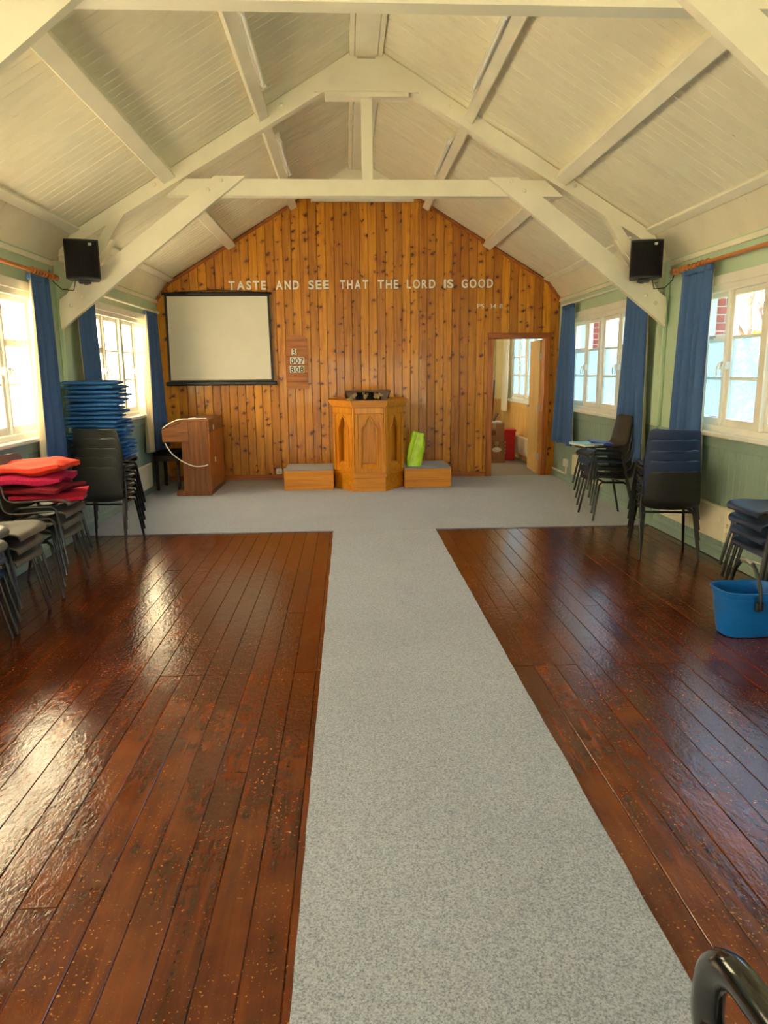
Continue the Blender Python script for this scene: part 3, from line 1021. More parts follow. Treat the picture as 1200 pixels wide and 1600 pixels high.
# ------------------------------------------------------------------ fluorescent fittings
def batten(loc, L, label, group=None, tilt=0.0):
    t = thing('fluorescent_light', label, 'light', loc, 0, group)
    b = MB().prism([(-0.032, 0), (0.032, 0), (0.024, -0.045), (-0.024, -0.045)], 'y', -L / 2, L / 2)
    b.build('body', WHITEP, t)
    tb = MB().tube([(0.0, -L / 2 + 0.02, -0.066), (0.0, L / 2 - 0.02, -0.066)], 0.014, 10)
    tb.build('tube', TUBEW, t, True)
    for s in (-1, 1):
        MB().bbox(-0.018, 0.018, s * (L / 2 - 0.02) - 0.014, s * (L / 2 - 0.02) + 0.014, -0.09, -0.04, 0.004).build('lamp_holder', WHITEP, t)
    t.rotation_euler = (0, tilt, 0)
    return t
for s in (-1, 1):
    tl_ = math.atan(0.59) * s
    for yc, nm in ((5.55, 'before the loudspeaker truss'), (8.1, 'beyond the loudspeaker truss')):
        xx = s * 0.862
        batten((xx, yc, zroof(xx) - 0.06), 1.22, 'white fluorescent batten %s on the %s slope' % (nm, 'projection screen side' if s < 0 else 'doorway side'), 'ceiling batten lights', tl_)
t = thing('fluorescent_light', 'long white box light fitting fixed along the top of the pine wall', 'light', (0.038, YB, 3.87))
MB().bbox(-0.69, 0.69, -0.07, 0.0, -0.028, 0.04, 0.006).build('body', WHITEP, t)
for s in (-1, 1):
    MB().bbox(*sorted((s * 0.69, s * 0.706)), -0.075, 0.0, -0.036, 0.044, 0.004).build('end_cap', WHITEP, t)
MB().bbox(-0.68, 0.68, -0.062, -0.01, -0.034, -0.027, 0.002).build('diffuser', TUBEW, t)

# ------------------------------------------------------------------ loudspeakers
def speaker(sgn, label):
    t = thing('loudspeaker', label, 'loudspeaker', (sgn * 2.505, 6.66, 2.36), -sgn * 0.27)
    front = []
    for k in range(9):
        u = -1 + 2 * k / 8
        front.append((u * 0.14, -0.105 - 0.03 * (1 - u * u)))
    pl = front + [(0.115, 0.10), (-0.115, 0.10)]
    MB().prism(pl, 'z', 0.0, 0.325).build('cabinet', BLACKP, t)
    gr = [(p[0] * 0.93, p[1] - 0.006) for p in front] + [(p[0] * 0.93, p[1] + 0.004) for p in front[::-1]]
    MB().prism(gr, 'z', 0.015, 0.31).build('grille', BLACKCLOTH, t)
    MB().bbox(0.058, 0.085, -0.143, -0.13, 0.275, 0.295, 0.001).build('badge', METAL, t)
    b = MB().bbox(-0.05, 0.05, -0.02, 0.06, -0.025, 0.0, 0.004)
    b.bbox(-0.02, 0.02, 0.03, 0.20, -0.02, 0.02, 0.004)
    b.bbox(-0.035, 0.035, 0.19, 0.215, -0.05, 0.06, 0.003)
    b.build('bracket', BLACKM, t)
    w_ = MB().tube([(sgn * 0.08, 0.05, 0.0), (sgn * 0.10, 0.06, -0.08), (sgn * 0.2, 0.1, -0.07), (sgn * 0.27, 0.15, 0.0), (sgn * 0.30, 0.17, 0.1)], 0.004, 6)
    w_.build('cable', BLACKM, t, True)
speaker(-1, 'black curved loudspeaker on the truss above the pile of blue pads')
speaker(1, 'black curved loudspeaker on the truss above the navy chairs')

# ------------------------------------------------------------------ curtain poles and curtains
def pole(sgn, y0, y1, z, r, mat, label, rings, ringy):
    t = thing('curtain_pole', label, 'curtain pole', (sgn * (XW - 0.10), 0, z))
    MB().tube([(0, y0, 0), (0, y1, 0)], r, 12).build('rod', mat, t, True)
    for y in (y0, y1):
        s = -1 if y == y0 else 1
        mx = Matrix.Translation((0, y, 0)) @ Matrix.Rotation(-s * PI / 2, 4, 'X')
        MB().lathe([(r * 1.1, -0.01), (r * 1.7, 0.0), (r * 1.75, 0.03), (r * 1.2, 0.05), (r * 1.5, 0.065), (r * 0.6, 0.085)], 12, mx).build('finial', mat, t, True)
    for y in (y0 + 0.06, y1 - 0.22):
        b = MB().tube([(0, y, -r), (sgn * 0.05, y, -r - 0.01), (sgn * 0.1, y, -r - 0.01)], 0.009, 8)
        b.build('bracket', mat, t, True)
    for k in range(rings):
        y = ringy[0] + (ringy[1] - ringy[0]) * k / max(1, rings - 1)
        mx = Matrix.Translation((0, y, -0.004))
        pth = [(math.cos(a) * (r + 0.011), 0.012 * math.sin(k * 2.1) * math.sin(a), math.sin(a) * (r + 0.011)) for a in [2 * PI * j / 14 for j in range(14)]]
        MB().add([], []).tube([tuple(mx @ Vector(p)) for p in pth], 0.006, 6, True).build('ring', mat, t, True)
pole(-1, 3.85, 6.62, 2.385, 0.016, POLEWOOD, 'brown wooden curtain pole with rings beside the stacks with red cushions', 7, (6.18, 6.54))
pole(1, 3.85, 6.56, 2.415, 0.017, POLEWOOD, 'brown wooden curtain pole with rings above the wall heater', 7, (5.98, 6.46))
pole(-1, 7.2, 10.06, 2.355, 0.012, GLOSSW, 'white curtain pole over the window beside the projection screen', 0, (0, 0))
pole(1, 7.1, 9.95, 2.42, 0.012, GLOSSW, 'white curtain pole over the window beside the doorway', 0, (0, 0))

def curtain(sgn, yt, yb, zt, zb, label, pleats=5, liner=None, seed=1, xoff=0.10, amp=0.052):
    """yt, yb: extent along the wall at the top and at the hem"""
    t = thing('curtain', label, 'curtain', (sgn * (XW - xoff), 0, 0))
    rn = random.Random(seed)
    ph = [rn.uniform(0, 6.28) for _ in range(3)]
    nu, nv = 56, 18
    def surf(off, y_a, y_b, zlo):
        vs, fs = [], []
        for j in range(nv + 1):
            v = j / nv
            z = zt + (zlo - zt) * v
            a = yt[0] + (yb[0] - yt[0]) * v ** 1.2
            b = yt[1] + (yb[1] - yt[1]) * v ** 1.2
            for i in range(nu + 1):
                u = y_a * v ** 0.8 + (y_b - y_a * v ** 0.8) * i / nu
                am = amp * (0.45 + 0.75 * v)
                w_ = 1.5 * abs(math.sin(u * pleats * PI + ph[0] + 0.35 * math.sin(2.5 * v + ph[1]))) - 0.75 + 0.3 * math.sin(u * pleats * 2.3 + ph[2] + 1.0 * v)
                vs.append((sgn * (-am * w_ + off), a + (b - a) * u, z + 0.008 * math.sin(u * 9 + ph[1]) * v))
        for j in range(nv):
            for i in range(nu):
                k = j * (nu + 1) + i
                fs.append((k, k + 1, k + nu + 2, k + nu + 1))
        return vs, fs
    def sheet(name, mat, off, ya, yb_, zlo, th):
        vs, fs = surf(off, ya, yb_, zlo)
        me = bpy.data.meshes.new(name)
        me.from_pydata(vs, [], fs)
        bm = bmesh.new()
        bm.from_mesh(me)
        bmesh.ops.recalc_face_normals(bm, faces=bm.faces)
        bmesh.ops.solidify(bm, geom=bm.faces[:], thickness=th)
        bm.to_mesh(me)
        bm.free()
        me.materials.append(mat)
        me.shade_smooth()
        return link(name, me, t)
    sheet('cloth', BLUECURT, 0.0, 0.0, 1.0, zb, 0.003)
    sheet('lining', LINING, 0.008, *(liner or (0.0, 1.0)), zb + 0.015, 0.002)
    hd = MB().bbox(*sorted((sgn * -0.02, sgn * 0.022)), yt[0], yt[1], zt - 0.045, zt + 0.004, 0.006)
    hd.build('heading_tape', BLUECURT, t)
curtain(-1, (6.10, 6.46), (6.02, 6.50), 2.35, 0.62, 'blue curtain hanging behind the chairs with red cushions', 3, (-0.1, 1.0), 3)
curtain(-1, (7.16, 7.60), (7.18, 7.62), 2.33, 0.62, 'blue curtain hanging behind the pile of blue pads', 4, None, 5)
curtain(-1, (9.45, 9.98), (9.28, 10.05), 2.33, 0.55, 'blue curtain with cream lining showing beside the organ', 5, (-0.2, 1.0), 8)
curtain(1, (5.90, 6.40), (5.88, 6.42), 2.39, 0.62, 'blue curtain hanging behind the stack of navy chairs', 4, None, 11)
curtain(1, (7.10, 7.62), (7.02, 7.66), 2.40, 0.62, 'blue curtain hanging behind the stack of black chairs', 4, None, 13)
curtain(1, (9.50, 9.95), (9.30, 10.24), 2.40, 0.56, 'blue curtain hanging clear of furniture beside the doorway', 4, None, 17)

# ------------------------------------------------------------------ pulpit
PX, PY = 0.058, 9.19
pp = thing('pulpit', 'golden oak pulpit with pointed arch panels standing between two steps', 'pulpit', (PX, PY, 0.009))
def outline(o):
    return [(-0.47 - o, 0.98), (-0.47 - o, 0.43 - o * 0.4), (-0.205 - o * 0.5, -o), (0.205 + o * 0.5, -o), (0.47 + o, 0.43 - o * 0.4), (0.47 + o, 0.98)]
MB().prism(outline(0.0), 'z', 0.0, 0.19).build('plinth', OAKX, pp)
mo = MB()
for o, z0, z1 in ((0.012, 0.188, 0.2), (0.03, 0.2, 0.232), (0.016, 0.232, 0.245), (0.0, 0.245, 0.256)):
    mo.prism(outline(o), 'z', z0, z1)
mo.build('base_moulding', OAKX, pp)
co_ = MB()
for o, z0, z1 in ((0.012, 1.09, 1.105), (0.03, 1.105, 1.125), (0.05, 1.125, 1.15), (0.062, 1.15, 1.17), (0.055, 1.17, 1.18)):
    co_.prism(outline(o), 'z', z0, z1)
co_.build('cornice', OAKX, pp)
MB().prism(outline(-0.07), 'z', 0.25, 1.095).build('carcass', OAK, pp)
def archpts(w_, h_):
    base = [(-.5, 0), (-.5, .70), (-.485, .75), (-.44, .79), (-.36, .82), (-.27, .838), (-.25, .86), (-.24, .885), (-.19, .925), (-.1, .965), (0, 1.0)]
    pts = base + [(-x_, z_) for x_, z_ in base[-2::-1]]
    return [(x_ * w_, z_ * h_) for x_, z_ in pts]
ol = outline(-0.004)
for a, b in ((ol[1], ol[2]), (ol[2], ol[3]), (ol[3], ol[4])):
    a3, b3 = Vector((a[0], a[1], 0)), Vector((b[0], b[1], 0))
    L = (b3 - a3).length
    d = (b3 - a3).normalized()
    nrm = Vector((d.y, -d.x, 0))
    c = (a3 + b3) / 2
    fx = Matrix(((d.x, 0, nrm.x, c.x), (d.y, 0, nrm.y, c.y), (0, 1, 0, 0.252), (0, 0, 0, 1)))
    H, Wd = 0.842, L - 0.012
    aw, ah = Wd * 0.50, 0.66
    ap = [(x_, z_ + 0.055) for x_, z_ in archpts(aw, ah)]
    rect = [(-Wd / 2, 0), (Wd / 2, 0), (Wd / 2, H), (-Wd / 2, H)]
    link('arched_panel', cmesh('arched_panel', [rect, ap], 0.014, 0.0, OAK, fx @ Matrix.Translation((0, 0, -0.016))), pp)
    inr = [(x_, z_ + 0.055) for x_, z_ in archpts(aw, ah)]
    sill_ = MB()
    sill_.prism([(0.0, 0.0), (0.05, 0.0), (0.0, 0.06)], 'x', -aw / 2, aw / 2, fx @ Matrix(((1, 0, 0, 0), (0, 0, 1, 0.055), (0, 1, 0, -0.032), (0, 0, 0, 1))))
    sill_.build('panel_sill', OAK, pp)
    # moulding round the arch
    rim = MB()
    rim.tube([fx @ Vector((x_ * 1.05, z_ * 1.008 + 0.002, 0.002)) for x_, z_ in ap], 0.012, 8, False, True)
    rim.build('arch_moulding', OAK, pp, True)
    fr = MB()
    for s in (-1, 1):
        fr.bbox(s * (Wd / 2 - 0.03) - 0.022, s * (Wd / 2 - 0.03) + 0.022, 0.0, H - 0.085, -0.002, 0.022, 0.006, fx)
    fr.bbox(-Wd / 2 + 0.008, Wd / 2 - 0.008, H - 0.085, H, -0.002, 0.022, 0.006, fx)
    fr.build('panel_frame', OAK, pp)
    for s in (-1, 1):
        cmesh_pts = [(s * (Wd / 2 - 0.052), H - 0.085), (s * (Wd / 2 - 0.052), H - 0.12), (s * (Wd / 2 - 0.075), H - 0.1), (s * (Wd / 2 - 0.09), H - 0.085)]
        MB().prism(cmesh_pts, 'z', -0.002, 0.012, fx).build('corner_spandrel', OAK, pp)
for p in (ol[2], ol[3]):
    MB().tube([(p[0], p[1] - 0.004, 0.27), (p[0], p[1] - 0.004, 1.09)], 0.016, 8).build('corner_post', OAK, pp, True)
    MB().lathe([(0.026, 0), (0.03, 0.05), (0.018, 0.09)], 8, Matrix.Translation((p[0], p[1] - 0.002, 0.256))).build('post_foot', OAK, pp, True)
# bookrest
br = thing('bookrest', 'dark wooden bookrest with black cloth and gold tassels on top of the pulpit', 'bookrest', (PX - 0.01, PY + 0.15, 1.189))
MB().bbox(-0.295, 0.295, -0.03, 0.0, 0.10, 0.128, 0.004).build('lip', WALNUT, br)
MB().prism([(0.0, 0.125), (0.34, 0.03), (0.34, 0.008), (0.0, 0.10)], 'x', -0.29, 0.29).build('sloping_board', WALNUT, br)
MB().prism([(-0.24, 0.0), (0.24, 0.0), (0.28, 0.10), (-0.28, 0.10)], 'y', 0.0, 0.02).build('front_panel', WALNUT, br)
MB().bbox(-0.16, 0.17, -0.012, 0.0, 0.005, 0.10, 0.004).build('black_cloth', BLACKCLOTH, br)
MB().bbox(-0.22, 0.22, 0.02, 0.30, 0.0, 0.012, 0.003).build('base_board', WALNUT, br)
rr = random.Random(4)
for cx_, n_, sp in ((-0.20, 15, (0.07, 0.085)), (-0.035, 10, (0.03, 0.06)), (0.135, 15, (0.06, 0.05))):
    g = MB()
    for k in range(n_):
        f = k / n_
        px_ = cx_ + (f - 0.5) * sp[0] * 1.4 + rr.uniform(-0.012, 0.012)
        pz_ = 0.085 - (0.085 * (1 - f) if cx_ < -0.1 else rr.uniform(0, sp[1])) + rr.uniform(-.008, .008)
        g.tube([(px_ + 0.013 * math.cos(a), -0.024 - 0.004 * math.sin(2 * a), max(0.008, pz_) + 0.013 * math.sin(a)) for a in [2 * PI * j / 8 for j in range(8)]], 0.0045, 5, True)
    g.build('gold_tassel', ROPE, br, True)

# steps each side
def step(x0, x1, y0, y1, h, label):
    t = thing('pulpit_step', label, 'step', ((x0 + x1) / 2, (y0 + y1) / 2, 0.009))
    w_, d_ = (x1 - x0) / 2, (y1 - y0) / 2
    MB().bbox(-w_, w_, -d_, d_, 0, h - 0.012, 0.004).build('box', OAKX, t)
    MB().bbox(-w_ + 0.004, w_ - 0.004, -d_ + 0.004, d_, h - 0.012, h, 0.004).build('carpet_top', CARPET, t)
step(-1.075, PX - 0.475, 9.40, 10.08, 0.268, 'oak box step with grey carpet top and nothing standing on it')
step(PX + 0.475, 1.165, 9.46, 10.22, 0.268, 'oak box step with grey carpet top under the lime bag')

# lime carrier bag
t = thing('carrier_bag', 'crumpled lime green plastic bag on the pulpit step', 'bag', (0.695, 9.72, 0.277))
vs, fs = [], []
NR, NS = 14, 28
for j in range(NR):
    v = j / (NR - 1)
    cx_ = -0.02 + 0.07 * v
    wx = 0.105 * (1 + 0.18 * math.sin(v * PI)) * (1 - 0.22 * v)
    wy = 0.075 * (1 - 0.72 * v) + 0.008
    for k in range(NS):
        a = 2 * PI * k / NS
        ca, sa = math.cos(a), math.sin(a)
        q_ = (abs(ca) ** 4 + abs(sa) ** 4) ** -0.25
        nz = mnoise.noise(Vector((ca * 2.2, sa * 2.2, v * 5.0))) * 0.016 * min(1, v * 4)
        top = 0.45 + 0.025 * ca * -1 + 0.012 * math.sin(5 * a)
        vs.append((cx_ + ca * q_ * (wx + nz), sa * q_ * (wy + nz), v * top))
for j in range(NR - 1):
    for k in range(NS):
        fs.append((j * NS + k, j * NS + (k + 1) % NS, (j + 1) * NS + (k + 1) % NS, (j + 1) * NS + k))
fs.append(tuple(range(NS))[::-1])
MB().add(vs, fs).build('bag_body', LIME, t, True)
MB().tube([(-0.09, -0.083, 0.05), (-0.055, -0.07, 0.2), (0.0, -0.045, 0.36), (0.02, -0.03, 0.43)], 0.005, 5).build('side_crease', LIME, t, True)

# ------------------------------------------------------------------ electric organ and stool
og = thing('electric_organ', 'brown teak electric organ seen from its side with a white cable', 'organ', (-1.97, 9.10, 0.009))
OW = 1.0
for y0 in (0.0, OW - 0.03):
    MB().bbox(-0.35, -0.012, y0, y0 + 0.03, 0.06, 0.945, 0.004).build('side_panel', TEAK, og)
    MB().prism([(-0.585, 0.69), (-0.255, 0.69), (-0.255, 0.942), (-0.30, 0.942), (-0.575, 0.85), (-0.585, 0.84)], 'y', y0 - 0.006, y0 + 0.034).build('key_cheek', TEAKX, og)
    MB().bbox(-0.58, -0.255, y0 - 0.012, y0 - 0.004 if y0 == 0 else y0 + 0.042, 0.69, 0.735, 0.003).build('cheek_strip', TEAKX, og)
MB().bbox(-0.445, 0.0, -0.012, OW + 0.012, 0.0, 0.062, 0.004).build('plinth', TEAK, og)
MB().bbox(-0.012, 0.0, 0.0, OW, 0.06, 0.80, 0.003).build('back_panel', PINETRIM, og)
MB().bbox(-0.03, 0.004, 0.0, OW, 0.80, 0.95, 0.004).build('back_top_rail', TEAKX, og)
MB().bbox(-0.33, 0.002, -0.004, OW + 0.004, 0.945, 0.965, 0.004).build('lid', TEAKX, og)
MB().prism([(-0.57, 0.86), (-0.32, 0.945), (-0.32, 0.96), (-0.57, 0.875)], 'y', 0.034, OW - 0.034).build('key_cover', TEAKX, og)
MB().bbox(-0.57, -0.3, 0.034, OW - 0.034, 0.69, 0.72, 0.003).build('key_bed', TEAK, og)
MB().bbox(-0.33, -0.30, 0.034, OW - 0.034, 0.06, 0.69, 0.003).build('knee_panel', DKWOOD, og)
for z, y in ((0.85, 0.3), (0.43, 0.33)):
    MB().bbox(0.0, 0.012, y - 0.02, y + 0.02, z - 0.03, z + 0.03, 0.003).build('socket', WHITEP, og)
cb = MB().tube(catmull([(-0.03, -0.012, 0.40), (-0.08, -0.022, 0.385), (-0.2, -0.026, 0.385), (-0.33, -0.03, 0.44), (-0.47, -0.03, 0.55), (-0.545, -0.03, 0.68)], 6), 0.0065, 6)
cb.tube(catmull([(-0.57, -0.03, 0.865), (-0.48, -0.02, 0.925), (-0.36, -0.01, 0.972), (-0.22, 0.03, 0.974), (-0.12, 0.06, 0.974), (-0.18, 0.10, 0.974), (-0.05, 0.16, 0.974)], 6), 0.0065, 6)
cb.tube(catmull([(-0.2, 0.05, 0.98), (-0.16, 0.02, 0.99), (-0.22, 0.0, 0.985), (-0.24, 0.04, 0.98), (-0.1, 0.1, 0.978)], 6), 0.006, 6)
cb.build('white_cable', WHITEP, og, True)
st = thing('stool', 'dark wooden organ stool between the side wall and the organ', 'stool', (-2.63, 9.72, 0.009))
MB().bbox(-0.17, 0.17, -0.19, 0.33, 0.47, 0.515, 0.01).build('seat', BLACKCLOTH, st)
MB().bbox(-0.155, 0.155, -0.17, 0.31, 0.39, 0.47, 0.005).build('apron', DKWOOD, st)
for sx in (-1, 1):
    for yy in (-0.15, 0.29):
        MB().bbox(sx * 0.14 - 0.02, sx * 0.14 + 0.02, yy - 0.02, yy + 0.02, 0, 0.40, 0.004).build('leg', DKWOOD, st)

# ------------------------------------------------------------------ sockets, heaters, conduits
def socket(x, y, z, axis, label, w_=0.075, h_=0.085):
    t = thing('wall_socket', label, 'socket', (x, y, z))
    if axis == 'y':
        MB().bbox(-w_ / 2, w_ / 2, -0.02, 0.0, -h_ / 2, h_ / 2, 0.004).build('plate', WHITEP, t)
        for (a, b) in ((0, 0.018), (-0.012, -0.01), (0.012, -0.01)):
            MB().bbox(a - 0.004, a + 0.004, -0.0215, -0.0195, b - 0.007, b + 0.007, 0.0005).build('pin_hole', INK, t)
    else:
        s = axis
        MB().bbox(*sorted((0, -s * 0.04)), -w_ / 2, w_ / 2, -h_ / 2, h_ / 2, 0.004).build('plate', WHITEP, t)
        MB().bbox(*sorted((-s * 0.038, -s * 0.046)), -0.012, 0.012, 0.005, 0.03, 0.001).build('rocker', ENAMEL, t)
    return t
socket(-1.235, YB, 0.125, 'y', 'white double socket plate low on the pine wall beside the step', 0.085, 0.085)
socket(-1.125, YB, 0.125, 'y', 'white blank socket plate half hidden by the step', 0.085, 0.085)
XD = XW - 0.0145
socket(XD, 9.78, 0.275, 1, 'white switched socket on the dado beside the doorway', 0.12, 0.10)
t = thing('conduit', 'white trunking running down from the socket to the corner', 'trunking', (XD, 9.78, 0))
MB().bbox(-0.02, 0.0, -0.012, 0.012, 0.12, 0.225, 0.003).build('drop', WHITEP, t)
MB().bbox(-0.034, -0.017, -0.012, 0.62, 0.116, 0.138, 0.003).build('run', WHITEP, t)
def heater(sgn, y0, y1, z0, z1, label, dep=0.075, detail=True):
    t = thing('panel_heater', label, 'heater', (sgn * XD, (y0 + y1) / 2, 0))
    h = (y1 - y0) / 2
    def X(a, b):
        return sorted((-sgn * a, -sgn * b))
    MB().bbox(*X(0.02, dep), -h + 0.04, h - 0.04, z0, z1, 0.008).build('panel', ENAMEL, t)
    MB().bbox(*X(0.0, dep - 0.018), -h, -h + 0.05, z0 - 0.005, z1 - 0.005, 0.008).build('end_box', ENAMEL, t)
    MB().bbox(*X(0.0, 0.02), -h + 0.05, h - 0.05, z0 + 0.04, z1 - 0.04, 0.004).build('wall_bracket', ENAMEL, t)
    if detail:
        for k, (yy, zz, r) in enumerate(((-h + 0.12, z1 - 0.1, 0.028), )):
            mx = Matrix.Translation((-sgn * dep, yy, zz)) @ Matrix.Rotation(-sgn * PI / 2, 4, 'Y')
            MB().lathe([(r, 0), (r, 0.004), (r * 0.6, 0.007)], 16, mx).build('dial', ENAMEL, t, True)
        for zz in (z0 + 0.07, z0 + 0.14):
            mx = Matrix.Translation((-sgn * (dep - 0.018), -h + 0.025, zz)) @ Matrix.Rotation(-sgn * PI / 2, 4, 'Y')
            MB().lathe([(0.016, 0), (0.016, 0.014), (0.012, 0.018)], 12, mx).build('knob', ENAMEL, t, True)
        MB().tube(catmull([(-sgn * 0.03, -h + 0.03, z0), (-sgn * 0.03, -h + 0.01, z0 - 0.05), (-sgn * 0.025, -h - 0.05, z0 - 0.09), (-sgn * 0.02, -h - 0.4, z0 - 0.055), (-sgn * 0.02, -h - 1.1, z0 - 0.055)], 5), 0.006, 6).build('cable', WHITEP, t, True)
    return t
heater(1, 5.36, 6.62, 0.185, 0.46, 'cream electric panel heater on the wall behind the navy chairs')
heater(1, 8.30, 9.42, 0.17, 0.44, 'cream electric panel heater on the wall behind the black chairs', 0.06, False)
heater(-1, 8.2, 9.42, 0.10, 0.41, 'white electric panel heater on the wall beside the organ stool', 0.06, False)
tag(MB().tube(catmull([(-XD + 0.035, 5.9, 0.15), (-XD + 0.045, 5.6, 0.17), (-XD + 0.04, 5.35, 0.12), (-XD + 0.06, 5.2, 0.16), (-XD + 0.04, 5.0, 0.10), (-XD + 0.08, 4.7, 0.09), (-XD + 0.05, 4.4, 0.10)], 6), 0.006, 6).build('cable', WHITEP, None, True), 'white cable looping along the skirting behind the cushioned chairs', 'cable')

# ------------------------------------------------------------------ stacking chairs
def shell_mesh(name, mat):
    prof = [(0.222, 0.402, 0.175), (0.224, 0.418, 0.19), (0.205, 0.432, 0.2), (0.13, 0.436, 0.208), (0.0, 0.424, 0.214), (-0.12, 0.418, 0.218), (-0.175, 0.434, 0.222), (-0.203, 0.478, 0.226),
            (-0.214, 0.54, 0.222), (-0.228, 0.62, 0.212), (-0.242, 0.69, 0.204), (-0.249, 0.722, 0.197), (-0.2525, 0.738, 0.183), (-0.254, 0.745, 0.15)]
    P = catmull(prof, 3)
    nu = 12
    vs, fs = [], []
    for i, (y, z, hw_) in enumerate(P):
        a, b = P[max(0, i - 1)], P[min(len(P) - 1, i + 1)]
        d = Vector((b[0] - a[0], b[1] - a[1]))
        d.normalize()
        nrm = Vector((-d.y, d.x)) * -1      # inward side of the dish
        for k in range(nu + 1):
            u = -1 + 2 * k / nu
            lift = 0.022 * abs(u) ** 3 - 0.012 * (1 - u * u)
            if i < 16:
                lift *= i / 16
            vs.append((u * hw_, y + nrm.x * lift, z + nrm.y * lift))
    for i in range(len(P) - 1):
        for k in range(nu):
            q_ = i * (nu + 1) + k
            fs.append((q_, q_ + 1, q_ + nu + 2, q_ + nu + 1))
    me = bpy.data.meshes.new(name)
    me.from_pydata(vs, [], fs)
    bm = bmesh.new()
    bm.from_mesh(me)
    bmesh.ops.recalc_face_normals(bm, faces=bm.faces)
    bmesh.ops.solidify(bm, geom=bm.faces[:], thickness=0.009)
    bm.to_mesh(me)
    bm.free()
    me.materials.append(mat)
    me.shade_smooth()
    me.set_sharp_from_angle(angle=math.radians(50))
    return me
SHELLS = {'charcoal': shell_mesh('shell', SHELL_GREY), 'khaki': shell_mesh('shell', SHELL_KHAKI), 'black': shell_mesh('shell', SHELL_BLACK), 'navy': shell_mesh('shell', SHELL_BLUE)}
LEGS = []
for sx in (-1, 1):
    for fr_ in (1, -1):
        if fr_ > 0:
            pth = [(sx * 0.185, 0.03, 0.395), (sx * 0.192, 0.13, 0.398), (sx * 0.198, 0.158, 0.375), (sx * 0.235, 0.222, 0.0)]
        else:
            pth = [(sx * 0.185, 0.03, 0.395), (sx * 0.192, -0.10, 0.392), (sx * 0.199, -0.132, 0.37), (sx * 0.235, -0.225, 0.0)]
        LEGS.append(MB().tube(pth, 0.0115, 8).mesh('leg', BLACKM, True))
fm = MB().tube([(-0.19, 0.10, 0.40), (0.19, 0.10, 0.40)], 0.010, 8).tube([(-0.195, -0.11, 0.385), (0.195, -0.11, 0.385)], 0.010, 8)
FRAME = fm.mesh('seat_frame', BLACKM, True)
def chair(loc, rz, colour, label, group):
    t = thing('stacking_chair', label, 'chair', loc, rz, group)
    link('shell', SHELLS[colour], t)
    for lm in LEGS:
        link('leg', lm, t)
    link('seat_frame', FRAME, t)
    return t
DZC, DYC = 0.083, 0.019
def stack(x, y, rz, colours, label, group):
    f = Vector((-math.sin(rz), math.cos(rz)))
    for k, (c, lb) in enumerate(zip(colours, label)):
        nn = len(colours)
        pos = 'bottom' if k == 0 else ('topmost' if k == nn - 1 else ['', 'second', 'third', 'fourth'][k] + ' from the floor')
        lb = lb + ', ' + pos
        chair((x + f.x * DYC * k, y + f.y * DYC * k, DZC * k + (0.009 if y > 7 else 0)), rz, c, lb, group)
FACE_R, FACE_L, AWAY = -PI / 2, PI / 2, 0.0
stack(-2.455, 6.62, math.radians(-5), ['charcoal'] * 5, ['charcoal stacking chair in the stack carrying blue pads'] * 5, 'chairs under the blue pads')
stack(-2.47, 5.17, FACE_R, ['khaki'] * 4, ['grey stacking chair in the stack carrying red cushions'] * 4, 'chairs under the red cushions')
stack(-2.47, 4.46, FACE_R, ['khaki'] * 3, ['grey stacking chair in the all grey stack without cushions'] * 3, 'bare stack of grey chairs')
stack(-2.47, 3.92, FACE_R, ['navy', 'navy', 'khaki', 'khaki'], ['navy stacking chair in the mixed navy and grey stack'] * 2 + ['grey stacking chair in the mixed navy and grey stack'] * 2, 'mixed navy and grey stack')
stack(2.53, 7.36, FACE_L, ['black', 'black', 'navy', 'black', 'charcoal'], [c + ' stacking chair in the stack carrying two folders' for c in ('black', 'black', 'navy', 'black', 'charcoal')], 'chairs under the folders')
stack(2.455, 5.80, math.radians(-10), ['black', 'navy', 'navy', 'navy', 'navy'], [c + ' stacking chair in the stack before the wall heater' for c in ('black', 'navy', 'navy', 'navy', 'navy')], 'chairs before the wall heater')
stack(2.575, 4.33, FACE_L, ['navy'] * 4, ['navy stacking chair in the stack beside the bucket'] * 4, 'chairs beside the bucket')

